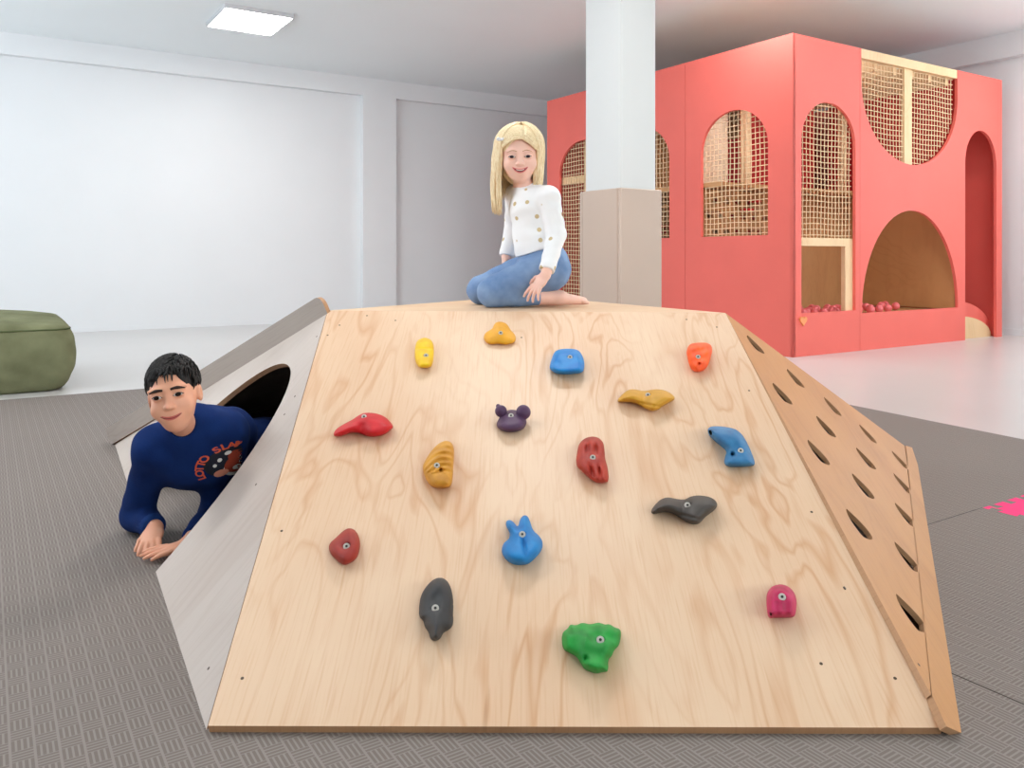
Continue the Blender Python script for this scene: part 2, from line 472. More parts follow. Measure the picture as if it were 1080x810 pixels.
# beam and pilaster standing proud of the back wall, soffit along the right wall
slab('trim_1', (A0, B1-.1, 3.065), (A1, B1, CZ), M['wall'])
def a_on_plane(u, b):                                       # room coordinate a where the sight line u meets plane b
    r = ray(u, 272); ra, rb = r@D1, r@D2; return ra*b/rb
slab('trim_2', (a_on_plane(383, B1-.1), B1-.1, 0), (a_on_plane(418, B1-.1), B1, 3.065), M['wall'])
slab('trim_3', (A1-.12, B0, 3.04), (A1, B1-.1, CZ), M['wall'])
slab('baseboard_right', (A1-.015, B0, 0), (A1, B1, .07), M['wall'])
slab('baseboard_back', (A0, B1-.012, 0), (A1, B1, .05), M['wall'])

# daylight through the windows, plus fill from the added right one
def area(name, loc, direction, sx, sy, power, color):
    ld = bpy.data.lights.new(name, 'AREA'); ld.shape = 'RECTANGLE'; ld.size = sx; ld.size_y = sy
    ld.energy = power; ld.color = color
    o = bpy.data.objects.new(name, ld); COL.objects.link(o); o.location = loc
    o.rotation_euler = Vector(direction).to_track_quat('-Z', 'Y').to_euler(); return o
for a, b, z0, z1 in wl:
    area('daylight', R2W(A0-.12, (a+b)/2, (z0+z1)/2), D1+UP*.9, b-a-.1, z1-z0-.1, 100, (.86, .94, 1))
for a, b, z0, z1 in wr:
    area('daylight', R2W(A1+.12, -(a+b)/2, (z0+z1)/2), -D1+UP*.6, b-a-.1, z1-z0-.1, 40, (.92, .97, 1))  # added fill light behind the made-up right window
for a, b, z0, z1 in wf:
    area('daylight', R2W(-(a+b)/2, B0-.12, (z0+z1)/2), D2+UP*.9, b-a-.1, z1-z0-.1, 165, (.93, 1, .99))
wd = bpy.data.worlds.new('world'); SC.world = wd; wd.use_nodes = True
wd.node_tree.nodes['Background'].inputs[0].default_value = (.75, .86, 1, 1); wd.node_tree.nodes['Background'].inputs[1].default_value = 1.0

# ceiling lamps
def lamp(a, b, label, group=None):
    mw = frame(R2W(a, b, CZ), D1, D2, UP)
    o = empty('ceiling_light', R2W(a, b, CZ), label, 'ceiling light', group)
    w, d = .34, .39
    outer = [(-w, -d), (w, -d), (w, d), (-w, d)]; hole = [(-w+.012, -d+.012), (-w+.012, d-.012), (w-.012, d-.012), (w-.012, -d+.012)]
    panel('lamp_frame', outer, [hole], .045, M['lamp_frame'], o, mw)
    box('diffuser', (-w+.012, -d+.012, -.043), (w-.012, d-.012, -.036), M['lamp'], o, mw)
    return o
lamp(2.28, 8.52, 'square white surface-mounted ceiling light, the only one in view above the left wall')
for a, b in [(2.28, 3.3), (5.6, 4.7), (-.8, 3.3), (8.5, 3.0)]:
    lamp(a, b, 'square white ceiling light overhead, outside the view of the climbing frame', 'ceiling lights out of view')

# column with its padding
y0 = 5.6; corner = V((655-540)/F*y0, y0, 0)
ca, cb = corner@D1, corner@D2; cw, cdp = .0559*y0, .0694*y0
slab('column', (ca, cb, 0), (ca+cw, cb+cdp, CZ), M['column'])
def pad_mesh(lo, hi, z1, mw, th):
    o = empty('column_padding', R2W((lo[0]+hi[0])/2, lo[1], 0), 'taupe vinyl safety padding wrapped round the foot of the white column', 'padding')
    x0, y0_, x1, y1_ = lo[0], lo[1], hi[0], hi[1]; g = .002
    for nm, l, h_ in (('front_cushion', (x0-th, y0_-th, 0), (x1+th, y0_-g, z1)), ('side_cushion', (x0-th, y0_+.0, 0), (x0-g, y1_+g, z1)),
                      ('side_cushion', (x1+g, y0_, 0), (x1+th, y1_+g, z1)), ('back_cushion', (x0-th, y1_+g+.001, 0), (x1+th, y1_+th, z1))):
        box(nm, l, h_, M['pad'], o, mw, bevel=.012)
    tubes('piping', [([(x0-th+.004, y0_-th+.004, 0.005), (x0-th+.004, y0_-th+.004, z1-.01)], .008)], M['pad'], o, mw)
pad_mesh((ca, cb), (ca+cw, cb+cdp), 1.328, ROOM, .034)

# ================================================================== FOAM MATS
pts_mat = [PZ(-700, 421.6+700*.0795, .015), PZ(-2, 421.7, .015), PZ(155, 409.6, .015)]
aL = (pts_mat[2]@D1, pts_mat[2]@D2)
bq = pts_mat[2]@D2
cornerR = PZ(900, 427.6, .015); far = PZ(1080, 463.5, .015)
# the far edge runs hidden behind the climbing frame and turns there
slope = (far-cornerR)/np.linalg.norm(far-cornerR)
p_far_left = R2W(A0+.2, bq, .015)
p_turn = cornerR-slope*.9
p_right = far+slope*2.2
poly = [R2W(A0+.2, -3.6, .015), R2W(7.4, -3.6, .015), p_right, p_turn, R2W(p_turn@D1-.3, bq, .015), p_far_left]
poly2 = [(p@D1, p@D2) for p in poly]
# pink tile lies in a notch of the grey mat
pc = PZ(1036, 535.5, .015); pa, pb = pc@D1, pc@D2
tile = .62
def puzzle(p, q, n, amp, inward):
    """finger-jointed edge from p to q"""
    p = np.array(p, float); q = np.array(q, float); d = (q-p)/n; L = np.linalg.norm(d); e = d/L; nn = np.array([-e[1], e[0]])*(amp*inward)
    out = []
    for i in range(n):
        s = p+d*i
        out += [s+d*.22, s+d*.16+nn, s+d*.60+nn, s+d*.54]
    return [tuple(x) for x in out]
tile_pts = [(pa, pb)]+puzzle((pa, pb), (pa, pb-tile), 7, .03, 1)+[(pa, pb-tile)]+puzzle((pa, pb-tile), (pa+tile, pb-tile), 7, .03, 1)+\
    [(pa+tile, pb-tile)]+puzzle((pa+tile, pb-tile), (pa+tile, pb), 7, .03, 1)+[(pa+tile, pb)]+puzzle((pa+tile, pb), (pa, pb), 7, .03, 1)
gap = .0015
hole = tile_pts
o = panel('floor_mat', poly2, [hole], .0148, M['mat'], mw=ROOM @ Matrix.Translation((0, 0, .015)))
tag(o, 'wide grey embossed foam mat under the climbing frame', 'floor mat')
ins = [(pa+(x-pa)*1, y) for x, y in tile_pts]
cx, cy = pa+tile/2, pb-tile/2
ins = [(cx+(x-cx)*.996, cy+(y-cy)*.996) for x, y in tile_pts]
o = panel('floor_tile', ins, [], .0148, M['rubber_pink'], mw=ROOM @ Matrix.Translation((0, 0, .0152)))
tag(o, 'bright pink puzzle-edged foam tile let into the grey mat', 'foam tile')
# thin seams where the grey tiles meet
seam_paths = []
for du in (0, -1.24, 1.24+tile-.62):
    pass
def seam(a0_, b0_, a1_, b1_):
    n = max(2, int(math.hypot(a1_-a0_, b1_-b0_)/.05)); P = []
    for i in range(n+1):
        t_ = i/n; P.append((a0_+(a1_-a0_)*t_, b0_+(b1_-b0_)*t_, .0152))
    return (P, .0011)
s1 = PZ(1008, 712, .015); s2 = PZ(985, 550, .015)
M['seam'] = mat_plain('mat seam', (84, 78, 74), .9)
mat_o = bpy.data.objects['floor_mat']
tubes('seam', [seam(s1@D1, s1@D2+.3, s1@D1, s1@D2-1.5)], M['seam'], mat_o, ROOM, 4)
tubes('seam', [seam(s2@D1-.4, pb, pa, pb)], M['seam'], mat_o, ROOM, 4)

# ================================================================== CLIMBING FRAME
MT = .015                                            # everything on the mat stands at this height
ZT = .662
def PM(u, v): return PZ(u, v, MT)
FL, FR, BL = PM(218, 771), PM(995, 773), PM(121, 468)
TL = PZ(346, 327.5, ZT)
FLf, FRf = PZ(219.5, 765.5, MT+.0148), PZ(994, 767.5, MT+.0148)
fpl = plane(FLf, FRf, TL); TR = hit(765, 330, fpl)
cen = (TL+TR)/2
ex = nrm(TR-TL); ey = nrm(np.cross(UP, ex)); APEX = cen+ey*(np.linalg.norm(TR-TL)*.866); APEX[2] = (TL[2]+TR[2])/2
CEN = (TL+TR+APEX)/3
def rot120(p, k):
    a = k*2*math.pi/3; q = p-CEN; return V(q[0]*math.cos(a)-q[1]*math.sin(a), q[0]*math.sin(a)+q[1]*math.cos(a), q[2])+CEN
H1, H2 = PZ(954, 470, .062), PZ(982, 733, .062)
F1, F2 = PM(968, 490), PM(1014, 773)
BRf = rot120(FL, 1); BR2 = rot120(FR, 1); BL2 = rot120(FL, -1)     # rear feet (out of sight)
climber = empty('climbing_frame', (CEN[0], CEN[1], MT), 'low birch plywood climbing pyramid with colourful bolt-on holds', 'climbing frame')
def on(pl_o, x, y, n, p): q = p-pl_o; return (q@x, q@y)
def pframe(a, b, c, out):
    """frame of the plane abc: origin a, x along ab, z = outward normal"""
    x = nrm(b-a); n = nrm(np.cross(b-a, c-a)); 
    if n@out < 0: n = -n
    y = np.cross(n, x); return a, x, y, n
outf = V(0, -1, .5)
fo, fx, fy, fn = pframe(FLf, FRf, TL, outf)
FM = frame(fo, fx, fy, fn)
f2 = lambda p: ((p-fo)@fx, (p-fo)@fy)
outer = [f2(FLf), f2(FRf), f2(TR), f2(TL)]
panel('front_panel', outer, [], .016, M['ply'], climber, FM, M['ply_edge'])
# left side: triangular board with a low arched crawl hole
lo_, lx, ly, ln = pframe(FL, BL, TL, V(-1, -.5, .5))
LMx = lx
LM = frame(lo_, lx, ly, ln)
l2 = lambda p: ((p-lo_)@lx, (p-lo_)@ly)
Llen = np.linalg.norm(BL-FL); apx = l2(TL); sgn = 1 if apx[1] > 0 else -1
ac, aw, ah = 1.275, .435, .655
arch = [(ac+aw*math.cos(t_)*(1 if 1 else 1), sgn*(ah*abs(math.sin(t_))**.92)) for t_ in np.linspace(0, math.pi, 49)]
arch = [(x, y) for x, y in arch]
cutw = .06
outer = [(0.004, 0)]+[(x, y) for x, y in reversed(arch)]+[(Llen, 0), (Llen-.004, sgn*.05), (apx[0]+.006, apx[1]-.0), ]
po = panel('side_panel', outer, [], .018, M['ply_left'], climber, LM, M['ply_edge'])
po['label'] = 'pale side board with an arched crawl hole'
# rail standing up along the rear edge of the left board
e0, e1 = TL+V(0, 0, -.01), BL+V(0, 0, 0)
rx = nrm(e1-e0); rn = nrm(np.cross(rx, V(.15, -.2, 1))); 
if rn@V(0, -1, 0) < 0: rn = -rn
ry = np.cross(rn, rx); 
if ry[2] < 0: ry = -ry
RL = np.linalg.norm(e1-e0)
RM = frame(e0, rx, ry, np.cross(rx, ry))
hgt = .068
rail = [(-.014, -.012), (-.014, .03)]+[(-.014+.028*(1-math.cos(q)), .03+(hgt-.03)*math.sin(q)) for q in np.linspace(.2, math.pi/2, 8)]+[(RL-.0, hgt+.006), (RL+.0, 0.0)]
po = panel('edge_rail', rail, [], .018, M['ply_shade'], climber, RM, M['ply_edge'])
po['label'] = 'edge rail with a rounded upper end, greyed by painted shade'
# right side: triangular board with leaf shaped finger slots
ro, rxx, ryy, rnn = pframe(H2, H1, TR, V(1, -.3, .5))
RMx = frame(ro, rxx, ryy, rnn); r2 = lambda p: ((p-ro)@rxx, (p-ro)@ryy)
ys = 1 if r2(TR)[1] > 0 else -1
H2r = hit(982, 733, (ro, rnn)); TRr = r2(TR)
slots_px = [(793, 361), (821, 413), (835.5, 397), (859, 475), (867.5, 448), (875, 427), (901.5, 551), (906.5, 511), (910, 482), (912.5, 456),
            (956.5, 645), (953, 586), (952, 542), (949.5, 509), (947, 484)]
holes = []
cs = r2(hit(901.5, 551, (ro, rnn)))
t0_, t1_ = r2(hit(893, 536, (ro, rnn))), r2(hit(911, 566.5, (ro, rnn)))
ax_v = np.array(t1_)-np.array(t0_); half = np.linalg.norm(ax_v)/2; ax_v /= np.linalg.norm(ax_v); pv = np.array([-ax_v[1], ax_v[0]])
PS = -1 if ((hit(906, 548, (ro, rnn))-hit(901.5, 551, (ro, rnn)))@rxx*pv[0]+(hit(906, 548, (ro, rnn))-hit(901.5, 551, (ro, rnn)))@ryy*pv[1]) < 0 else 1
for u, v in slots_px:
    c = np.array(r2(hit(u, v, (ro, rnn)))); lf = []
    L_ = half*.97; W_ = .062
    for t_ in np.linspace(0, 2*math.pi, 28, endpoint=False):
        x_ = math.cos(t_); y_ = math.sin(t_); w = W_*(1-abs(x_)**2.2)**.9
        lf.append(tuple(c+ax_v*(x_*L_)+pv*(w*(1 if y_ >= 0 else -.3) if abs(y_) > 1e-6 else 0)*PS))
    holes.append(lf)
h1r = r2(H1)
outer = [r2(H2r), h1r, TRr]
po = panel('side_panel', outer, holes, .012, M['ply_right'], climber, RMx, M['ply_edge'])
po['label'] = 'honey side board with leaf-shaped slots'
# flap board along its foot
so, sx_, sy_, sn_ = pframe(F2, F1, H1, V(1, 0, .8))
SM = frame(so, sx_, sy_, sn_); s2_ = lambda p: ((p-so)@sx_, (p-so)@sy_)
k_lo = hit(983, 733, (so, sn_)); k_hi = hit(955.5, 470, (so, sn_)); k_m = hit(962, 472, (so, sn_)); k_b = hit(998, 766, (so, sn_))
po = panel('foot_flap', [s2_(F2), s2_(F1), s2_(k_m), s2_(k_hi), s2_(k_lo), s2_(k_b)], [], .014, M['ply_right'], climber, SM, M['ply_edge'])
# top deck and the three rear boards
to, tx, ty, tn = pframe(TL, TR, APEX, UP)
TM = frame(to, tx, ty, tn); t2 = lambda p: ((p-to)@tx, (p-to)@ty)
panel('top_deck', [t2(TL), t2(TR), t2(APEX)], [], .018, M['ply_top'], climber, TM, M['ply_edge'])
def back_board(name, pts, mat):
    pts = [np.array(p) for p in pts]; c = sum(pts)/len(pts); n = nrm(np.cross(pts[1]-pts[0], pts[2]-pts[0]))
    if n@(c-CEN+UP*.3) < 0: n = -n
    m = len(pts); vs = pts+[p-n*.016 for p in pts]
    tri = [(0, i, i+1) for i in range(1, m-1)]
    fs = tri+[tuple(i+m for i in t_)[::-1] for t_ in tri]+[(i, (i+1) % m, (i+1) % m+m, i+m) for i in range(m)]
    return link(name, mesh(name, vs, fs), mat, climber)
BL2[2] = BRf[2] = BR2[2] = MT
H1b = H1*1.0
BRg = V(H1[0], H1[1], MT)
back_board('rear_panel', [BL, BL2, APEX, TL], M['ply_left'])
back_board('rear_panel', [BR2, BRg, TR, APEX], M['ply'])
back_board('rear_panel', [BL2, BR2, APEX], M['ply'])

# screws in the boards
def disc_geo(c, n, x, r, d, seg=10):
    y = np.cross(n, x); vs = []; 
    for dd in (-.002, d):
        for k_ in range(seg):
            a = 2*math.pi*k_/seg; vs.append(c+(x*math.cos(a)+y*math.sin(a))*r+n*dd)
    fs = [tuple(range(seg))[::-1], tuple(range(seg, 2*seg))]+[(k_, (k_+1) % seg, seg+(k_+1) % seg, seg+k_) for k_ in range(seg)]
    return vs, fs
for (u, v) in [(358, 343), (345.5, 353.5), (417, 338), (550, 356), (724, 337), (756, 345), (790, 412), (856, 540), (944, 715.5), (255.5, 715.5), (297, 560), (387, 333), (866, 700)]:
    c = hit(u, v, fpl); vs, fs = disc_geo(c, fn, fx, .0032, .0006); link('screw', mesh('screw', vs, fs), M['screw'], climber)
lpl = (lo_, ln)
for (u, v) in [(220, 705), (311, 418), (334, 355), (270, 511), (300, 437)]:
    c = hit(u, v, lpl); vs, fs = disc_geo(c, ln, lx, .0034, .0006); link('screw', mesh('screw', vs, fs), M['screw'], climber)
for (u, v) in [(891, 620), (969, 701), (962, 598)]:
    c = hit(u, v, (ro, rnn)); vs, fs = disc_geo(c, rnn, rxx, .0032, .0006); link('screw', mesh('screw', vs, fs), M['screw'], climber)

# ------------------------------------------------------------------ holds
def poly_sd(px, py, poly):
    """signed distance to polygon, positive inside"""
    n = len(poly); d = np.full(px.shape, 1e9); inside = np.zeros(px.shape, bool)
    for i in range(n):
        x0, y0_ = poly[i]; x1, y1_ = poly[(i+1) % n]; ex_, ey_ = x1-x0, y1_-y0_
        t_ = np.clip(((px-x0)*ex_+(py-y0_)*ey_)/(ex_*ex_+ey_*ey_+1e-12), 0, 1)
        d = np.minimum(d, np.hypot(px-x0-t_*ex_, py-y0_-t_*ey_))
        c = ((y0_ > py) != (y1_ > py)); xx = (x1-x0)*(py-y0_)/((y1_-y0_) if y1_ != y0_ else 1e-12)+x0
        inside ^= c & (px < xx)
    return np.where(inside, d, -d)
def chaikin(p, it=2):
    p = [np.array(q, float) for q in p]
    for _ in range(it):
        r = []
        for i in range(len(p)):
            a, b = p[i], p[(i+1) % len(p)]; r += [a*.75+b*.25, a*.25+b*.75]
        p = r
    return p
FMi = np.array([[fx[k], fy[k], fn[k]] for k in range(3)])          # board frame -> world directions
def hold(label, rgb, org, sc, pts, bolt, Hh=.035, R=.03, mod=None, blobs=(), sharp=0, rgb2=None, pw=.5):
    """a moulded grip: footprint on the board, domed towards its middle, seen outline as in the picture"""
    P = np.array(chaikin([(org[0]+x/sc, org[1]+y/sc) for x, y in pts], 2))
    cpx = (P.min(0)+P.max(0))/2; hw = (P.max(0)-P.min(0))/2
    ctr = hit(cpx[0], cpx[1], fpl); mpp = np.linalg.norm(ctr-CAM)/F       # metres per pixel there
    # distance table over the picture outline
    st = .3; m = 6; u0, v0 = P.min(0)-m; nu, nv = (np.ceil((P.max(0)-P.min(0)+2*m)/st)+1).astype(int)
    gu, gv = np.meshgrid(u0+st*np.arange(nu), v0+st*np.arange(nv), indexing='ij')
    T = poly_sd(gu, gv, P)*mpp
    def cone_d(W):
        q = W-CAM; u = 540+F*q[..., 0]/q[..., 1]; v = 272-F*q[..., 2]/q[..., 1]
        a = np.clip((u-u0)/st, 0, nu-1.001); b = np.clip((v-v0)/st, 0, nv-1.001); ia, ib = a.astype(int), b.astype(int); fa, fb = a-ia, b-ib
        t_ = (T[ia, ib]*(1-fa)+T[ia+1, ib]*fa)*(1-fb)+(T[ia, ib+1]*(1-fa)+T[ia+1, ib+1]*fa)*fb
        return t_, u, v
    base = [hit(x, y, fpl) for x, y in P]; B2 = np.array([[(p-fo)@fx, (p-fo)@fy] for p in base])
    BL_ = []; lo2 = B2.min(0)-.006; hi2 = B2.max(0)+.006; lo2[1] -= Hh*1.5
    for (bx_, by_, br, bz) in blobs:
        p = hit(org[0]+bx_/sc, org[1]+by_/sc, (fo+fn*bz, fn)); c = V((p-fo)@fx, (p-fo)@fy, bz); rr = br/sc*mpp
        BL_.append((c, rr)); lo2 = np.minimum(lo2, c[:2]-rr-.006); hi2 = np.maximum(hi2, c[:2]+rr+.006)
    h_ = .0017; top = Hh*1.3+.006+(.02 if BL_ else 0)
    ax_ = [np.arange(lo2[0], hi2[0], h_), np.arange(lo2[1], hi2[1], h_), np.arange(-.004, top, h_)]
    Q = np.stack(np.meshgrid(*ax_, indexing='ij'), -1)
    def field(Q):
        W = fo+Q@FMi.T; c, u, v = cone_d(W)
        prof = np.maximum(1-(1-np.clip(c/R, 0, 1))**2, 0)**pw
        hh = Hh*prof
        if mod: hh = hh*mod((u-cpx[0])/hw[0], -(v-cpx[1])/hw[1], (u-cpx[0])*mpp, -(v-cpx[1])*mpp)
        D = np.maximum((Q[..., 2]-hh)*.6, -c)
        for cc, rr in BL_: D = smin(D, s_ell(Q, cc, (rr, rr, rr)), .004)
        return D
    D = field(Q)
    # bolt: where the sight line through it meets the grip
    bd = ray(org[0]+bolt[0]/sc, org[1]+bolt[1]/sc); far_ = hit(org[0]+bolt[0]/sc, org[1]+bolt[1]/sc, fpl)
    ts = np.linspace(.12, 0, 240); line = far_-nrm(bd)*ts[:, None]
    ql = (line-fo)@FMi; dl = field(ql); k_ = int(np.argmax(dl < 0)) if (dl < 0).any() else 239
    bp = ql[k_]; tc = nrm((CAM-far_)@FMi); axb = nrm(V(0, 0, 1)*.75+tc*.6)
    rel = Q-bp; al = rel@axb; rad = np.linalg.norm(rel-al[..., None]*axb, axis=-1)
    D = np.maximum(D, -np.maximum(rad-.0088, -(al+.0035)))
    D = np.maximum(D, -Q[..., 2]-.001)
    me = surface_nets('climbing_hold', D.astype(np.float32), V(ax_[0][0], ax_[1][0], ax_[2][0]), h_); smooth_mesh(me, 2, .5)
    o = link('climbing_hold', me, mat_hold('hold '+label, rgb, rgb2), climber, FM, True)
    o['label'] = label
    side_ = nrm(np.cross(axb, V(0, 1, 0)))
    vs, fs = disc_geo(bp-axb*.0045, axb, side_, .0074, .0032, 18)
    b = link('bolt', mesh('bolt', vs, fs), M['steel'], o, FM)
    vs, fs = disc_geo(bp-axb*.0008, axb, side_, .0030, .0005, 6)
    me2 = b.data; me2.materials.append(M['bolt_dark']); bm = bmesh.new(); bm.from_mesh(me2)
    nv_ = [bm.verts.new(tuple(q)) for q in vs]
    for f_ in fs:
        fc = bm.faces.new([nv_[i] for i in f_]); fc.material_index = 1
    bm.to_mesh(me2); bm.free()
    return o
sg = lambda t_, w=.12: 1/(1+np.exp(-t_/w))
hold('small yellow rounded brick hold', (236, 196, 20), (430, 340), 8.3, [(60,310),(65,200),(90,150),(150,130),(205,150),(230,200),(228,310),(212,392),(150,402),(88,395)], (160, 287), .034, .018,
     lambda x, y, X, Y: (1-.22*sg(y-.38, .04))*(1-.25*np.exp(-((y-.30)/.10)**2)), rgb2=(222, 172, 8))
hold('amber three-lobed cloud hold', (232, 164, 34), (505, 330), 20.24, [(95,540),(130,430),(230,370),(300,330),(330,230),(400,185),(500,185),(610,240),(670,360),(760,440),(800,540),(770,620),(700,660),(560,685),(420,660),(280,680),(160,645)], (465, 420), .036, .03,
     lambda x, y, X, Y: .62+.38*np.exp(-(((x-.03)/.42)**2+((y-.15)/.6)**2)))
hold('bright red duckbill hold', (205, 22, 34), (340, 420), 13.5, [(145,530),(190,440),(300,370),(420,310),(520,240),(590,205),(720,205),(840,235),(930,290),(1012,392),(1000,430),(900,510),(800,545),(700,550),(600,530),(500,490),(400,490),(300,530),(220,548)], (592, 258), .040, .026,
     lambda x, y, X, Y: 1-.35*np.exp(-((x+.05)/.18)**2)*sg(.1-y), rgb2=(186, 10, 22))
hold('dark purple hold with two round ears', (82, 52, 84), (505, 415), 14.73, [(285,440),(330,350),(440,255),(560,245),(700,330),(745,420),(740,480),(690,560),(560,605),(400,600),(300,545),(270,490)], (500, 338), .034, .026,
     None, blobs=[(345, 275, 92, .026), (692, 292, 112, .030), (300, 195, 34, .034)])
hold('golden brown ribbed shell hold', (212, 152, 50), (435, 455), 11.57, [(120,440),(150,360),(220,250),(300,160),(390,110),(460,120),(500,170),(512,280),(500,400),(495,520),(480,660),(430,690),(300,700),(210,660),(150,560)], (297, 408), .040, .026,
     lambda x, y, X, Y: 1+.085*np.sin(26*(y+.35*x*x-.25*x))*(y > -.35)-.5*np.exp(-((X-.006)**2+(Y+.014)**2)/.00003), rgb2=(184, 122, 28))
hold('bright blue boxy hold', (14, 132, 200), (570, 355), 16.2, [(150,520),(190,380),(230,270),(310,215),(450,205),(610,210),(690,270),(750,400),(752,560),(700,625),(560,640),(400,650),(260,630),(180,580)], (505, 345), .040, .020,
     lambda x, y, X, Y: 1-.12*np.exp(-(((x+.55)/.2)**2+((y+.1)/.25)**2)), rgb2=(16, 112, 188))
hold('bright orange pebble hold', (250, 96, 18), (715, 350), 16.2, [(140,340),(190,210),(300,185),(480,180),(570,220),(590,320),(560,430),(520,570),(450,660),(340,695),(240,660),(190,560),(160,430)], (345, 420), .036, .020,
     lambda x, y, X, Y: 1+.05*np.sin(9*x+4*y)+.05*np.sin(11*y-3*x)-.4*np.exp(-(X**2+(Y+.022)**2)/.00002), rgb2=(232, 72, 12))
hold('ochre saddle-shaped hold', (206, 150, 40), (640, 395), 12.7, [(135,350),(200,270),(290,200),(380,195),(500,225),(600,200),(720,195),(830,230),(905,290),(910,335),(830,380),(740,430),(680,480),(600,495),(530,465),(440,410),(350,375),(250,370),(160,375)], (550, 268), .040, .024,
     lambda x, y, X, Y: 1-.3*np.exp(-((x+.08)/.2)**2)-.12*np.exp(-((y+.35+.5*x)/.12)**2))
hold('dark red grooved hold', (176, 52, 32), (595, 450), 11.57, [(150,360),(170,230),(230,150),(330,115),(420,130),(480,190),(495,300),(500,400),(535,500),(548,672),(490,690),(420,695),(340,660),(240,570),(155,490),(143,420)], (350, 370), .038, .022,
     lambda x, y, X, Y: 1-.38*np.exp(-(((x+.32)/.16)**2+((y-.52)/.26)**2))-.38*np.exp(-(((x-.22)/.16)**2+((y-.5)/.26)**2))-.35*np.exp(-(((x+.02+.4*(y+.5))/.13)**2+((y+.48)/.28)**2))-.35*np.exp(-(((x-.45+.3*(y+.5))/.10)**2+((y+.5)/.25)**2)), rgb2=(148, 34, 24))
hold('charcoal whale-shaped hold', (66, 60, 56), (675, 510), 11.37, [(125,330),(180,250),(260,180),(340,160),(440,185),(540,195),(600,155),(700,138),(830,155),(910,200),(935,270),(870,340),(780,400),(720,480),(650,495),(570,475),(490,420),(400,360),(300,340),(200,360),(150,370)], (570, 255), .042, .026,
     lambda x, y, X, Y: 1-.28*np.exp(-((x+.05)/.2)**2)-.12*np.exp(-((y+.4+.5*x)/.12)**2))
hold('small brownish red rounded hold', (158, 44, 30), (335, 545), 13.5, [(155,440),(175,370),(260,300),(340,220),(420,160),(500,165),(560,220),(600,320),(608,430),(580,550),(520,630),(440,675),(380,690),(320,665),(250,600),(180,530)], (410, 415), .034, .028,
     lambda x, y, X, Y: 1-.25*np.exp(-(x*x+(y-.05)**2)/.12), rgb2=(136, 28, 20))
hold('black upright lobed hold', (50, 50, 52), (430, 600), 10.13, [(120,520),(120,400),(140,280),(200,180),(280,105),(360,85),(430,130),(470,220),(490,340),(485,480),(490,600),(440,655),(380,680),(350,750),(290,775),(240,750),(225,680),(180,620),(165,545)], (295, 415), .044, .026,
     lambda x, y, X, Y: .72+.28*np.exp(-(((x+.02)/.5)**2))*1.0-.3*np.exp(-(((x+.05)/.35)**2+((y-.3)/.35)**2))+.12*np.exp(-((x)/.3)**2)*sg(-.1-y))
hold('green knobbly dragon hold', (28, 150, 56), (580, 645), 10.8, [(130,240),(205,195),(230,140),(300,160),(370,118),(450,150),(560,118),(620,148),(680,138),(740,182),(800,195),(815,260),(790,390),(730,440),(705,510),(660,550),(668,690),(600,688),(530,712),(460,690),(390,660),(350,590),(310,520),(240,480),(140,435)], (575, 318), .042, .022,
     lambda x, y, X, Y: 1-.16*np.abs(np.sin(5*x+1))*np.exp(-((y-.35)/.3)**2)+.08*np.sin(7*y+2*x)-.3*np.exp(-((X+.012)**2+(Y+.022)**2)/.00003), rgb2=(14, 118, 40), sharp=0)
hold('steel blue horn-shaped hold', (52, 122, 168), (735, 440), 13.5, [(145,180),(190,130),(300,125),(440,140),(560,170),(650,250),(710,350),(770,480),(842,672),(780,700),(600,712),(450,712),(380,660),(400,560),(430,490),(340,410),(260,350),(180,270)], (625, 470), .048, .024,
     lambda x, y, X, Y: .78+.25*sg(y-.1)-.5*np.exp(-((X-.004)**2+(Y+.022)**2)/.00003)-.0*x, rgb2=(36, 98, 146))
hold('bright blue rabbit-shaped hold', (20, 128, 192), (520, 535), 11.57, [(100,520),(130,430),(200,385),(205,310),(155,230),(158,165),(210,148),(262,190),(305,250),(325,150),(370,93),(422,100),(452,170),(490,290),(570,350),(612,430),(600,520),(520,620),(430,700),(300,712),(200,680),(120,600)], (357, 325), .040, .024,
     lambda x, y, X, Y: 1-.25*np.exp(-(((x-.05+.2*y)/.1)**2+((y+.25)/.35)**2))+.1*np.exp(-((y+.5)/.3)**2), rgb2=(10, 104, 172))
hold('raspberry pink domed hold', (196, 40, 92), (795, 605), 13.5, [(178,300),(230,200),(320,155),(420,150),(510,190),(580,270),(615,380),(608,500),(585,625),(450,630),(280,632),(215,638),(188,540),(178,420)], (405, 325), .050, .018,
     lambda x, y, X, Y: 1-.08*sg(-y, .1)*np.abs(np.sin(5*x))-.2*np.clip(-y, 0, 1), rgb2=(160, 24, 66))

exec_parts.append('climber')

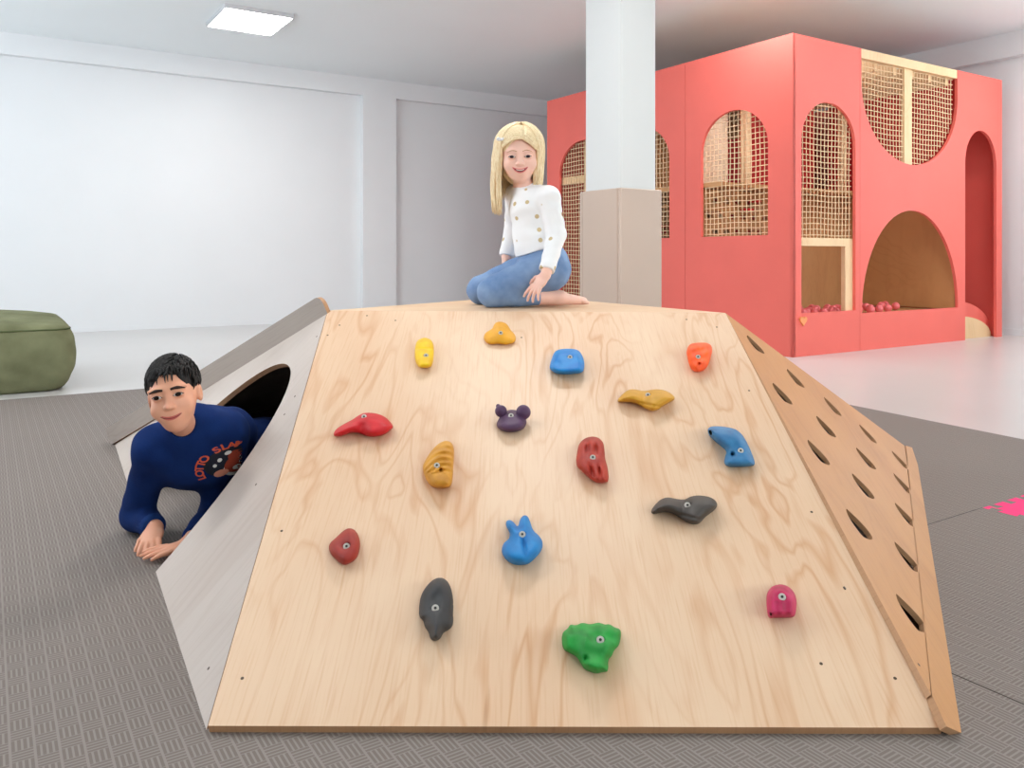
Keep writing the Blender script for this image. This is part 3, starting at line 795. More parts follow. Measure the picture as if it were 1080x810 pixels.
# ================================================================== POUF
def rounded_pouf():
    w, d, h_ = 1.25, 1.35, .43
    c = R2W(0, 0)
    front_right = PZ(84, 412.5, 0)
    a1_, b0_ = front_right@D1, front_right@D2
    mw = frame(R2W(a1_-w/2-.02, b0_+d/2+.02, 0), D1, D2, UP)
    root = empty('floor_cushion', R2W(a1_-w/2, b0_+d/2, 0), 'big olive green square floor cushion by the white wall', 'floor cushion')
    f = Field((-w/2-.1, -d/2-.1, -.01), (w/2+.1, d/2+.1, h_+.16), .012)
    def fn_(P):
        x, y, z = P[..., 0], P[..., 1], P[..., 2]
        nx, ny = x/(w/2), y/(d/2); zt = np.clip(z/h_, 0, 1)
        bul = .055*np.sin(np.pi*np.clip(zt, 0, 1))**.8
        dx = np.abs(x)-(w/2-.04+bul-.05*(1-zt)**3*.6); dy = np.abs(y)-(d/2-.04+bul-.05*(1-zt)**3*.6)
        q = np.maximum(smax(dx, dy, .12), 0*x-1)
        top = z-(h_-.02+.085*np.clip(1-nx**2, 0, 1)**.6*np.clip(1-ny**2, 0, 1)**.6)
        wr = .004*np.sin(18*x+9*y+6*np.sin(7*z))*np.sin(30*z+5*x)+.003*np.sin(31*y+12*x+3*z)
        d0 = smax(q, top, .02); return smax(d0, -z, .03)+wr
    f.add(fn_, (-w/2-.1, -d/2-.1, -.01), (w/2+.1, d/2+.1, h_+.16), 0, pad=0)
    b = field_obj(f, 'cover', M['green'], root, mw, 1)
    # piping seam round the top edge, laid on the cover
    bvh = BVHTree.FromPolygons([v.co.copy() for v in b.data.vertices], [tuple(p.vertices) for p in b.data.polygons])
    pts = []
    for t_ in np.linspace(0, 2*math.pi, 160):
        cx_, sx2 = math.cos(t_), math.sin(t_); e = .16
        x = abs(cx_)**e*math.copysign(1, cx_)*w/2*1.3; y = abs(sx2)**e*math.copysign(1, sx2)*d/2*1.3
        z = h_-.035
        o_ = Vector((x, y, z)); dr = (Vector((0, 0, z-.0))-o_).normalized()
        h0 = bvh.ray_cast(o_, dr)
        if h0[0] is not None: pts.append(np.array(h0[0]))
    tubes('piping', [(pts, .006)], M['green_seam'], root, mw, 5)
rounded_pouf()

# ================================================================== PLAYHOUSE
CORNER = PZ(836.5, 377, 0); HZ = 2.772
LR, LLf = 3.446, 3.64
house = empty('playhouse', CORNER+(D1+D2)*1.7, 'tall coral red two-storey playhouse with arched openings and nets', 'playhouse')
RF = frame(CORNER, D1, UP, np.cross(D1, UP))          # right face: x = s, y = z, z out
LF = frame(CORNER, -D2, UP, np.cross(-D2, UP))        # left face: x = -s
def ps(u, v, which):                                  # pixel on a face -> (s, z)
    d = D1 if which == 'R' else -D2; n = np.cross(d, UP)
    p = hit(u, v, (CORNER, n)); return ((p-CORNER)@d, p[2])
def sx(u, which): return ps(u, 272, which)[0]
def arch_pts(x0, x1, z0, zt, spring=None, n=24, power=2.0):
    """closed arch outline, bottom at z0, crown at zt"""
    c = (x0+x1)/2; r = abs(x1-x0)/2; hgt_ = (zt-spring) if spring is not None else (zt-z0)
    sp = spring if spring is not None else z0
    pts = [(x1, z0)] if spring is not None else []
    for t_ in np.linspace(0, math.pi, n): pts.append((c+r*math.cos(t_), sp+hgt_*abs(math.sin(t_))**(2/power)))
    if spring is not None: pts.append((x0, z0))
    return pts
# right face -----------------------------------------------------------
a0_, a1_ = sx(845.3, 'R'), sx(902.4, 'R'); az0 = ps(873, 329, 'R')[1]; azt = ps(873, 108, 'R')[1]; asp = ps(848, 148, 'R')[1]
A_R = arch_pts(a0_, a1_, az0, azt, asp)
b0_, b1_ = sx(908.5, 'R'), sx(1010, 'R'); bzb = ps(963, 174, 'R')[1]
hb = HZ-.0
bowl = [(b0_, HZ+.001)]+[((b0_+b1_)/2+(b1_-b0_)/2*math.cos(t_), (HZ-.30)-(HZ-.30-bzb)*abs(math.sin(t_))**1.0) for t_ in np.linspace(math.pi, 0, 30)]+[(b1_, HZ+.001)]
e0_, e1_ = sx(909, 'R'), sx(1010.5, 'R'); ez0 = ps(960, 327.3, 'R')[1]; ezt = ps(962, 222, 'R')[1]
E_R = arch_pts(e0_, e1_, ez0, ezt, None, 36)
d0_, d1_ = sx(1018, 'R'), sx(1051, 'R'); dzt = ps(1036, 138, 'R')[1]; dsp = ps(1019, 172, 'R')[1]
door_ = arch_pts(d0_, d1_, -.0, dzt, dsp)
sj = sx(907, 'R'); sj2 = sx(1014.5, 'R')
# three boards side by side; bowl and doorway are notches in their outlines
panel('corner_board', [(0, 0), (sj-.002, 0), (sj-.002, HZ), (0, HZ)], [A_R[::-1]], .03, M['coral'], house, RF)
mid = [(sj+.002, 0), (sj2, 0), (sj2, HZ), (b1_, HZ)]+[p for p in bowl[1:-1]][::-1]+[(b0_, HZ), (sj+.002, HZ)]
panel('middle_board', mid, [E_R[::-1]], .03, M['coral'], house, RF)
rt = [(sj2+.0, 0), (d0_, 0)]+door_[::-1][1:-1]+[(d1_, 0), (LR, 0), (LR, HZ), (sj2, HZ)]
panel('doorway_board', rt, [], .03, M['coral'], house, RF)
# left face (local x runs negative away from the corner) --------------
def LS(u): return sx(u, 'L')
w1 = sorted((LS(739.4), LS(810))); z0w = ps(775, 248.9, 'L')[1]; ztw = ps(777, 115.5, 'L')[1]; spw = ps(775, 160, 'L')[1]
w1z = arch_pts(w1[0], w1[1], z0w, ztw, (z0w+ztw)/2+.22)
w2 = sorted((LS(648), LS(706))); w2z = arch_pts(w2[0], w2[1], z0w, ztw, (z0w+ztw)/2+.22)
w3 = sorted((LS(590), LS(640))); w3z = arch_pts(w3[0], w3[1], .06, ztw, (z0w+ztw)/2+.22)
js = LS(722.6); js2 = LS(645)
panel('left_board', [(js+.002, 0), (0, 0), (0, HZ), (js+.002, HZ)], [w1z[::-1]], .03, M['coral'], house, LF)
panel('left_board', [(js2+.002, 0), (js-.002, 0), (js-.002, HZ), (js2+.002, HZ)], [w2z[::-1]], .03, M['coral'], house, LF)
panel('left_board', [(-LLf, 0), (js2-.002, 0), (js2-.002, HZ), (-LLf, HZ)], [w3z[::-1]], .03, M['coral'], house, LF)
# far sides
HM = frame(CORNER, D1, D2, UP)
box('rear_board', (0.03, LLf-.03, 0), (LR, LLf, HZ), M['coral'], house, HM)
box('end_board', (LR-.03, .031, 0), (LR, LLf-.031, HZ), M['coral'], house, HM)

def inside_poly(poly, x, z):
    return poly_sd(np.array([x]), np.array([z]), poly)[0] > 0
def net(outline, mw, off, pitch=.05, r=.0042, mat=M['net'], zcut=None):
    P = [np.array(p) for p in outline]; xs = [p[0] for p in P]; zs = [p[1] for p in P]; paths = []
    sag = lambda x, z: .004*math.sin(9*x+3*z)
    def runs(fixed, vertical):
        lo2, hi2 = (min(zs), max(zs)) if vertical else (min(xs), max(xs))
        n = max(8, int((hi2-lo2)/.02)); tt = np.linspace(lo2+.001, hi2-.001, n)
        X = np.full(n, fixed) if vertical else tt; Z = tt if vertical else np.full(n, fixed)
        ins_ = poly_sd(X, Z, P) > -.012
        i = 0
        while i < n:
            if ins_[i]:
                j = i
                while j+1 < n and ins_[j+1]: j += 1
                if j > i:
                    m = max(2, int((tt[j]-tt[i])/.12)+1); q = np.linspace(tt[i], tt[j], m)
                    if vertical: pts = [(fixed+sag(a, fixed), a, -off) for a in q]
                    else: pts = [(a, fixed+sag(a*1.3, fixed), -off-.003) for a in q]
                    paths.append((pts, r))
                i = j+1
            else: i += 1
    x = min(xs)+pitch*.5
    while x < max(xs): runs(x, True); x += pitch
    z = min(zs)+pitch*.5
    while z < max(zs): runs(z, False); z += pitch
    return tubes('climbing_net', paths, mat, house, mw, 5, False)
rail_z1, rail_z0 = ps(873, 251, 'R')[1], ps(873, 259.5, 'R')[1]
net([(a1_, rail_z1)]+[p for p in A_R[1:-1]]+[(a0_, rail_z1)], RF, .045)
bl = [(b0_, HZ-.03)]+bowl[1:-1]+[(b1_, HZ-.03)]
net(bl, RF, .05)
net(w1z, LF, .045); net(w2z, LF, .045); net(w3z, LF, .045)
# battens
box('batten', (a0_-.02, rail_z0, -.075), (a1_+.02, rail_z1, -.031), M['pine'], house, RF)
box('batten', (sx(894.7, 'R'), az0-.03, -.075), (a1_+.02, rail_z0, -.031), M['pine'], house, RF)
box('batten', (b0_-.0, HZ-.085, -.07), (b1_+.0, HZ+.0, -.005), M['pine'], house, RF)
box('batten', (sx(957.5, 'R'), bzb-.04, -.075), (sx(965.5, 'R'), HZ-.086, -.035), M['pine'], house, RF)
zb3 = ps(602, 190, 'L')[1]
box('batten', (w3[0]-.03, zb3-.04, -.10), (w3[1]+.03, zb3+.05, -.055), M['pine'], house, LF)
LD = d0_-.02
# plywood lining and decks
box('deck', (.04, .04, az0-.12), (LD-.0, 1.10, az0-.06), M['ply_house'], house, HM)
def oval(cx_, cz_, rx_=.045, rz_=.026, n=14): return [(cx_+rx_*math.cos(t_), cz_+rz_*math.sin(t_)) for t_ in np.linspace(0, 2*math.pi, n, endpoint=False)]
def holed(name, y_, x1, z1):
    """plywood climbing wall with rows of oval grips"""
    hs = [oval(.16+.16*i+(.08 if j % 2 else 0), .66+.15*j) for j in range(6) for i in range(7)]
    return panel(name, [(.04, 0), (x1, 0), (x1, z1), (.04, z1)], hs, .02, M['ply_house'], house, frame(CORNER+D2*y_, D1, UP, np.cross(D1, UP)))
holed('lining', 1.11, LD, 1.52)
box('lining', (LD-.10, .045, az0-.05), (LD-.08, 1.10, 1.52), M['ply_house'], house, HM)
box('deck', (.04, .85, 1.53), (LD-.02, 2.2, 1.57), M['ply_house'], house, HM)
box('lining', (1.1, 1.55, 1.58), (LD-.35, 1.57, HZ-.12), M['coral_deep'], house, HM)
box('lining', (.3, 2.9, 0), (LD-.06, 2.92, HZ-.1), M['ply_house'], house, HM)
box('lining', (1.35, 1.7, 0), (1.37, 2.85, 2.2), M['coral_deep'], house, HM)
box('lining', (LD-.04, .05, .0), (LD-.02, 1.6, HZ-.05), M['coral_deep'], house, HM)
box('lining', (LD-.015, 1.0, .0), (LR-.031, 1.02, HZ-.05), M['coral_deep'], house, HM)
for (x_, y_) in [(.55, 1.0), (1.25, 1.0), (2.1, 1.0), (.62, 2.0), (.62, 3.2), (.9, 1.62), (.06, 1.9), (.06, 2.9)]:
    box('post', (x_, y_, .0 if y_ > 1.2 else 1.575), (x_+.07, y_+.07, HZ-.02), M['pine'], house, HM)
holed('lining', 1.98, 1.33, 1.50)
box('lining', (.95, 2.2, 0), (.97, 2.88, HZ-.4), M['ply_house'], house, HM)
box('lining', (.20, 1.30, 1.60), (.62, 1.32, HZ-.25), M['cream'], house, HM)
for k_ in range(9):
    box('joist', (.05+.3*k_, .06, HZ-.16), (.09+.3*k_, LLf-.06, HZ-.04), M['pine'], house, HM)
box('beam', (.06, 2.0, HZ-.12), (LD-.1, 2.07, HZ-.03), M['pine'], house, HM)
box('shelf_band', (.5, 1.75, 1.50), (1.3, 1.80, 1.60), M['dark'], house, HM)
for i in range(22):
    x_ = .08+rng.random()*1.0; y_ = (1.02, 1.88)[i % 2]; z_ = .62+rng.random()*.8
    q = rng.random()
    box('climbing_step', (x_, y_, z_), (x_+.09+.05*q, y_+.085, z_+.03), M['coral_deep'] if q < .4 else (M['pine'] if q < .6 else M['ply_edge']), house, HM, bevel=.01)
# doorway threshold: plywood floor and a curved red curb
def quarter(rx_, rz_): return [(d0_-.01, .0)]+[(d0_-.01+rx_*math.cos(t_), rz_*math.sin(t_)) for t_ in np.linspace(0, math.pi/2, 16)]
W_d = d1_-d0_
panel('curb', quarter(W_d+.16, .40), [], .04, M['coral'], house, RF @ Matrix.Translation((0, 0, -.12)))
panel('threshold', quarter(W_d+.06, .24), [], .03, M['pine'], house, RF @ Matrix.Translation((0, 0, -.08)))
# heart-shaped catch at the corner
hc = ps(846, 338, 'R'); hp = []
for t_ in np.linspace(0, 2*math.pi, 28, endpoint=False):
    x_ = 16*math.sin(t_)**3; y_ = 13*math.cos(t_)-5*math.cos(2*t_)-2*math.cos(3*t_)-math.cos(4*t_); hp.append((hc[0]+x_*.0028, hc[1]+y_*.0028))
panel('heart', hp, [], .018, M['heart'], house, RF @ Matrix.Translation((0, 0, .019)))['label'] = 'small peach heart at the corner'

# balls in the pit
ballm = None
zf = az0-.06; spots = []
for i in range(400):
    if len(spots) >= 46: break
    x_ = rng.uniform(.10, 2.25); y_ = rng.uniform(.13, .62)
    if x_ > 1.45 and rng.random() < .8: continue
    if all(math.hypot(x_-p[0], y_-p[1]) > .082 for p in spots): spots.append((x_, y_))
first = None
for i, (x_, y_) in enumerate(spots):
    w_ = HM @ Matrix.Translation((x_, y_, zf+.0405))
    if first is None:
        first = ball('pit_ball', (0, 0, 0), .04, M['ball'], seg=16, rings=10, mw=w_); o = first
    else:
        o = first.copy(); COL.objects.link(o); o.matrix_world = w_
    tag(o, 'pink plastic ball lying in the ball pit inside the coral playhouse', 'ball', 'pink balls in the playhouse pit')

# ================================================================== PEOPLE
EYE = {'boy': (.134, .045), 'girl': (.145, .0)}
def head_sdf(p, kind):
    """unit head: chin to crown about 1, face towards -y"""
    a = np.abs(p[..., 0]); q = p.copy(); q[..., 0] = a
    wd = .845 if kind == 'boy' else 1.0
    d = s_ell(p, (0, .07, .13), (.365*wd, .42, .365))
    d = smin(d, s_ell(p, (0, -.07, -.12), (.315*wd*(.96 if kind == 'boy' else 1), .33, .34)), .14)
    d = smin(d, s_ell(p, (0, -.20, -.36), (.105, .13, .095) if kind == 'boy' else (.13, .14, .10)), .16)
    d = smin(d, s_ell(q, (.165, -.25, -.155), (.115, .10, .105) if kind == 'girl' else (.105, .09, .10)), .10)
    EX, EZ = EYE[kind]; NZ = EZ*.55
    d = smin(d, s_ell(q, (.13, -.33, .085+EZ), (.13, .05, .04)), .07)             # brow ridge
    d = smax(d, -s_ell(q, (EX, -.475, EZ), (.085, .105, .052)), .06)         # sockets
    d = smin(d, s_ell(q, (EX, -.335, EZ), (.075, .062, .050)), .03)          # lids
    d = smin(d, s_cone(p, (0, -.355, .05+NZ), (0, -.43, -.105+NZ), .026, .040), .05)  # nose
    d = smin(d, s_ell(p, (0, -.448, -.118+NZ), (.046, .046, .036)), .03)
    d = smin(d, s_ell(q, (.047, -.410, -.128+NZ), (.031, .036, .026)), .025)
    d = smin(d, s_ell(p, (0, -.345, -.245), (.12, .055, .075)), .07)           # mouth mound
    d = smax(d, -s_ell(q, (.022, -.445, -.160+NZ), (.014, .02, .012)), .01)
    ex0 = .375*wd; ear = s_ell(q, (ex0, .045, -.045), (.042, .085, .125))
    ear = smax(ear, -s_ell(q, (ex0+.04, .02, -.04), (.03, .045, .08)), .02)
    return smin(d, ear, .025)
def head_frame(pos, yaw, pitch, roll):
    """yaw > 0 turns the face to the picture's right; roll > 0 tips the crown to the left"""
    m = Matrix.Rotation(yaw, 3, 'Z') @ Matrix.Rotation(pitch, 3, 'X')
    m = Matrix.Rotation(-roll, 3, 'Y') @ m
    return np.array(m)
def face_y(x, z, kind):
    x = np.atleast_1d(np.asarray(x, float)); z = np.atleast_1d(np.asarray(z, float)); y = np.full(x.shape, -.75)
    for _ in range(60):
        d = head_sdf(np.stack([x, y, z], -1), kind); y = y+np.clip(d, -.02, .05)*.7
    return y
def add_hand(f, wrist, R, L, curl, spread=.10, side=1, thumb=(0.9, .3), k=.003):
    """R columns: x = towards the thumb, y = along the fingers, z = back of the hand"""
    g_ = lambda x, y, z: wrist+R@(V(x, y, z)*L)
    f.ell(g_(0, .24, 0), (.205*L, .28*L, .095*L), R, .012)
    f.ell(g_(.10, .16, -.04), (.10*L, .17*L, .08*L), R, .01)
    lens = [.43, .48, .44, .35]; xs = [.145, .048, -.050, -.145]
    for i in range(4):
        c = curl[i] if isinstance(curl, (list, tuple)) else curl
        p = V(xs[i], .44-(.03 if i == 3 else 0), .01); ang = c*.5; ya = spread*(1.5-i)/1.5
        rr = [.056, .050, .044, .036]
        for j in range(3):
            dl = lens[i]*(.45, .31, .24)[j]
            dr = V(math.sin(ya)*math.cos(ang), math.cos(ya)*math.cos(ang), -math.sin(ang))
            q = p+dr*dl; f.cone(g_(*p), g_(*q), rr[j]*L, rr[j+1]*L, k if j == 0 else .001); p = q; ang += c
    p = V(.16, .10, -.03); an, cu = thumb
    for j in range(3):
        dr = V(math.sin(an), math.cos(an), -math.sin(cu*(j*.6+.4)))
        dr = dr/np.linalg.norm(dr); q = p+dr*(.17, .15, .13)[j]; f.cone(g_(*p), g_(*q), (.062, .056, .05, .042)[j]*L, (.056, .05, .042, .036)[j]*L, .004)
        p = q; an *= .7
def head_parts(root, MW, kind, s):
    """eyes, brows, lips as parts on the face; MW: head frame (scaled)"""
    mk = lambda x, z, off=0: [V(a, b-off, c) for a, b, c in zip(x, face_y(x, z, kind), z)]
    sq = .020 if kind == 'girl' else .022
    for sgn_ in (-1, 1):
        EX, EZ = EYE[kind]; y = face_y([sgn_*EX], [EZ], kind)[0]
        e = ball('eye', (sgn_*EX, y+.008, EZ), (.058, .022, sq+.003), M['eye_white'], root, MW, rot=Matrix.Rotation(sgn_*-.08, 4, 'Y') @ Matrix.Rotation(sgn_*.28, 4, 'Z'))
        ball('iris', (sgn_*(EX+.002), y-.006, EZ+.001), (.039, .015, sq+.004), M['iris_girl' if kind == 'girl' else 'iris'], e, MW, rot=Matrix.Rotation(sgn_*.28, 4, 'Z'))
        t_ = np.linspace(-1, 1, 9)
        x = sgn_*EX+t_*.066; z = EZ+.026*(1-t_**2)-.006+.004*t_*sgn_
        tubes('eyelid', [(mk(x, z, .003), .0105*(1.05-.6*np.abs(t_)))], M['brow' if kind == 'boy' else 'lash'], root, MW, 6)
        z2 = EZ-.022*(1-t_**2)-.003
        tubes('lower_eyelid', [(mk(x, z2, .001), .004*(1.05-.6*np.abs(t_)))], M['lid_'+kind], root, MW, 6)
        x = sgn_*(.138+t_*.088); z = (.118+.016*(1-t_**2) if kind == 'boy' else .085+.026*(1-t_**2))-.008*t_
        tubes('eyebrow', [(mk(x, z, .000), (.021 if kind == 'boy' else .008)*(1.08-np.maximum(t_, -.5*t_)*.75))], M['brow' if kind == 'boy' else 'brow_girl'], root, MW, 8)
    t_ = np.linspace(-1, 1, 17); W = .128 if kind == 'boy' else .145
    x = t_*W; curve = (.034 if kind == 'boy' else .06)*t_**2
    z = -.245+curve
    if kind == 'boy':
        tubes('lips', [(mk(x, z+.010, -.002), .010*(1.02-t_**2)**.6+.001), (mk(x, z-.016*(1-t_**2)-.002, -.001), .012*(1.02-t_**2)**.6+.001)], M['lips'], root, MW, 8)
        tubes('mouth', [(mk(x*1.04, z-.002, .010), .0035)], M['mouth'], root, MW, 6)
    else:
        tubes('lips', [(mk(x, z+.016*(1-t_**2)+.004, -.002), .011*(1.02-t_**2)**.5+.001), (mk(x, z-.034*(1-t_**2)-.002, -.002), .013*(1.02-t_**2)**.5+.001)], M['lips_girl'], root, MW, 8)
        tubes('mouth', [(mk(x*.97, z-.008*(1-t_**2), -.006), .016*(1.0-.9*t_**2)+.002)], M['mouth'], root, MW, 6)
        tt_ = np.linspace(-1, 1, 11)
        tubes('teeth', [(mk(tt_*.09, -.245+.06*(tt_*.6)**2+.0, -.001), .011*(1.02-tt_**2)**.4)], M['teeth'], root, MW, 6)
M['lash'] = mat_plain('brown lashes', (96, 62, 50), .8)
M['lid_boy'] = mat_plain('lid skin', (176, 116, 96), .6)
M['lid_girl'] = mat_plain('pink lid skin', (226, 158, 148), .6)

# ---------------------------------------------------------------- girl
def build_girl():
    Yg = 3.22; s = .213
    hc = PY(548, 163.5, Yg); Rh = head_frame(hc, .0, .20, .03)
    ZB = ZT-.002                                     # deck height under her
    W = lambda u, v, Y: PY(u, v, Y)
    neck = W(555, 198, Yg+.035); chest = W(560, 222, Yg+.03); belly = W(565, 252, Yg+.03); pelvis = W(573, 279, Yg+.03)
    shN = W(579, 207, Yg-.04); shF = W(543, 205, Yg+.12)
    elN = W(587, 247, Yg-.06); wrN = W(575.5, 290, Yg-.15)
    elF = W(541, 238, Yg+.20); wrF = W(534, 271, Yg+.16)
    kneeN = W(519, 303, Yg-.07); kneeF = W(507, 299.5, Yg+.13)
    hipN = W(578, 284, Yg-.015); hipF = W(570, 281, Yg+.10)
    kneeN[2] = ZB+.060; kneeF[2] = ZB+.060
    ankN = W(588, 309, Yg-.02); ankN[2] = ZB+.034; ankF = W(582, 306, Yg+.11); ankF[2] = ZB+.034
    toeN = ankN+V(.105, .035, -.014); toeF = ankF+V(.10, .02, -.014)
    lo = V(-.2, Yg-.28, ZB-.01)+V(0, 0, 0); lo[0] = -.20; hi = V(.36, Yg+.36, hc[2]+.14)
    f = Field(lo, hi, .0026)
    f.add(lambda P: head_sdf(((P-hc)@Rh)/s, 'girl')*s, hc-.55*s, hc+.55*s, 0, pad=.01)
    f.cone(hc+Rh@V(0, .07, -.30)*s, neck+V(0, 0, -.01), .036, .036, .02)
    f.cone(neck+V(0, 0, -.02), shN+V(0, 0, -.005), .034, .034, .03); f.cone(neck+V(0, 0, -.02), shF, .034, .034, .03)
    f.cone(chest, belly, .072, .066, .04); f.cone(belly, pelvis, .066, .080, .04); f.cone(chest+V(0, 0, .02), neck, .065, .035, .04)
    f.cone(shN, elN, .033, .027, .015); f.cone(elN, wrN, .027, .020, .01)
    f.cone(shF, elF, .033, .027, .015); f.cone(elF, wrF, .027, .020, .01)
    for hp_, kn, an, to_ in ((hipN, kneeN, ankN, toeN), (hipF, kneeF, ankF, toeF)):
        f.cone(hp_, kn, .070, .050, .03); f.cone(kn+V(0, 0, -.012), an, .042, .026, .02)
        f.cone(an+V(-.03, 0, .004), an+V(.012, 0, .002), .028, .027, .01)              # heel
        f.cone(an, to_, .026, .015, .012)
        for j in range(4): f.cone(to_+V(.0, -.016+.010*j, -.002), to_+V(.014, -.018+.011*j, -.006), .009, .007, .004)
    # near hand, fingers spread on the thigh and deck
    yd = nrm(V(-.55, -.10, -.72)); zd = nrm(V(-.45, -.65, .45)-yd*(V(-.45, -.65, .45)@yd)); xd = np.cross(yd, zd)
    # thumb towards the body side
    add_hand(f, wrN, np.stack([xd, yd, zd], 1), .132, [.20, .26, .32, .38], .26, thumb=(.9, .4))
    yd = nrm(V(-.3, -.1, -.9)); zd = nrm(V(-.9, -.1, .3)); xd = np.cross(yd, zd)
    add_hand(f, wrF, np.stack([xd, yd, zd], 1), .105, .25, .12)
    f.half((0, 0, ZB+.001), (0, 0, -1))
    body = field_obj(f, 'person', M['skin_girl'], None, None, 1)
    tag(body, 'blond girl in white shirt and blue jeans kneeling on top of the climbing frame', 'person')
    HMW = frame(hc, Rh[:, 0]*s, Rh[:, 1]*s, Rh[:, 2]*s)
    head_parts(body, HMW, 'girl', s)
    # shirt
    f = Field(V(-.16, Yg-.25, ZB), V(.34, Yg+.34, hc[2]), .0032)
    o_ = .011
    f.cone(chest, belly, .072+o_, .072+o_, .04); f.cone(chest+V(0, 0, .02), neck+V(0, 0, -.004), .065+o_, .046, .04)
    f.cone(belly, belly+(pelvis-belly)*.45, .074+o_, .086+o_, .03, cut='b')
    f.cone(neck+V(0, 0, -.022), shN+V(0, 0, -.006), .040, .042, .03); f.cone(neck+V(0, 0, -.022), shF, .040, .038, .03)
    f.cone(shN, elN, .041, .037, .018); f.cone(elN, elN+(wrN-elN)*.90, .037, .030, .012, cut='b')
    f.cone(shF, elF, .040, .036, .018); f.cone(elF, elF+(wrF-elF)*.98, .034, .030, .012, cut='b')
    # flared hem at the back
    f.cone(belly+V(.035, .0, -.03), belly+V(.070, -.0, -.095), .046, .036, .02, cut='b')
    f.cone(neck+V(0, 0, .05), neck+V(-.004, -.012, .012), .040, .038, .006, op='s')
    f.noise(.0028, [((60, 30, 80), .3), ((-45, 20, 95), 1.3), ((30, 80, 60), 2.1), ((0, 40, 130), .7)])
    field_obj(f, 'shirt', M['shirt'], body, None, 1)
    rr = wrN+(elN-wrN)*.105
    # jeans
    f = Field(V(-.22, Yg-.2, ZB), V(.34, Yg+.34, ZB+.32), .0032)
    f.cone(pelvis+(belly-pelvis)*.52, pelvis+V(.005, 0, -.01), .080, .094, .03, cut='a')
    for hp_, kn, an in ((hipN, kneeN, ankN), (hipF, kneeF, ankF)):
        f.cone(hp_, kn, .080, .057, .022); f.cone(kn+V(.004, 0, -.010), an+(kn-an)*.28, .052, .036, .015, cut='b')
    f.cone(pelvis, hipN, .088, .082, .03); f.cone(pelvis, hipF, .088, .082, .03)
    f.noise(.0026, [((50, 30, 90), .3), ((-65, 40, 45), 1.3), ((90, 60, 20), 2.1)])
    f.half((0, 0, ZB+.0015), (0, 0, -1))
    field_obj(f, 'jeans', M['denim'], body, None, 1)
    # hair: cap plus long locks
    f = Field(hc-.17, hc+.17, .003)
    def cap(P):
        q = ((P-hc)@Rh)/s
        d = s_ell(q, (0, .085, .15), (.398, .445, .395))
        d = smin(d, s_ell(q, (0, .22, -.15), (.37, .28, .45)), .1)
        cutf = s_ell(q, (.02, -.42, -.13), (.315, .40, .46))
        return smax(d, -cutf, .03)*s
    f.add(cap, hc-.16, hc+.16, 0, pad=0)
    cap_o = field_obj(f, 'hair', M['hair_blond'], body, None, 1)
    paths = []
    for i in range(430):
        ph = rng.uniform(-math.pi*1.0, math.pi)       # 0 = back of the head
        side = abs(ph)
        lim = 2.28
        if side > lim: ph = math.copysign(rng.uniform(1.3, lim), ph)
        side = abs(ph); left = ph > 0                # picture left
        dirx, diry = (-math.sin(ph), math.cos(ph))
        zend = -.62 if not left else -1.02
        if side < 1.0: zend = -.80
        zend += rng.uniform(-.08, .10)
        lift_ = rng.uniform(.0, .045); pts = []
        for t_ in np.linspace(0, 1, 8):
            el = math.radians(88-88*t_)
            x = .0+dirx*(.415+lift_)*math.cos(el); y = .085+diry*(.465+lift_)*math.cos(el); z = .15+(.395+lift_)*math.sin(el)
            pts.append(V(x+.05*(1-t_)**2, y+.12*(1-t_)**2, z))
        x0, y0_, z0 = pts[-1]
        tw = rng.uniform(-.03, .03)
        out_ = (.06 if left else -.01)
        for t_ in np.linspace(.14, 1, 9):
            z = z0+(zend-z0)*t_
            wv = .018*math.sin(5*t_+i)
            x = x0*(1-.20*t_*(0 if left else 1))+tw*t_+wv-(out_*math.sin(t_*2.2) if left else 0); y = y0_*(1-.35*t_)+(-.05*t_ if side > 1.3 else .03*t_)
            pts.append(V(x, y, z))
        n = len(pts); r = np.full(n, .022)*rng.uniform(.6, 1.25); r[-3:] *= (.8, .55, .2); r[0] *= .5
        paths.append((pts, r))
    # hair swept from the parting across the forehead to the bow
    for i in range(190):
        t0 = rng.uniform(0, 1); sgn_ = -1 if rng.random() < .6 else 1; pts = []
        st = V(.08+rng.uniform(-.015, .015), -.40+.55*t0, .33+.22*math.sin(t0*1.6))
        en = V(sgn_*.40, -.17+.32*t0, (.02 if sgn_ > 0 else .10)+.10*t0+rng.uniform(-.04, .04))
        for t_ in np.linspace(0, 1, 10):
            p = st*(1-t_)+en*t_; b = math.sin(math.pi*t_)
            q = p+V(0, -.10*b*(1-t0), (.10 if sgn_ < 0 else .04)*b); c0 = V(0, .06, .12); v_ = q-c0
            k_ = np.linalg.norm(v_/V(.405, .462, .400)); q = c0+v_/k_*(1+.012*math.sin(i*1.7)+.02)
            pts.append(q)
        e_ = pts[-1]; L_ = rng.uniform(.5, .65)+(.25 if sgn_ < 0 else 0)
        for t_ in (.2, .4, .6, .8, 1): pts.append(e_+V(.02*sgn_*math.sin(t_*3)-.03*(t_ if sgn_ < 0 else 0), .05*t_, -L_*t_))
        n = len(pts); r = np.full(n, rng.uniform(.012, .02)); r[0] *= .6; r[-1] *= .2; r[-2] *= .6
        paths.append((pts, r))
    vs, fs = tubes_geo(paths, 5)
    tubes_me = mesh('locks', vs, fs); o = link('lock_of_hair', tubes_me, M['hair_blond'], cap_o, HMW, True)
    # bow
    bp = V(-.33, -.24, .30)
    f = Field(V(-.14, -.12, -.1), V(.14, .12, .1), .006)
    f.ell((-.05, 0, .01), (.05, .022, .035)); f.ell((.05, 0, .015), (.05, .022, .032)); f.ell((0, -.01, 0), (.018, .022, .02), k=.01)
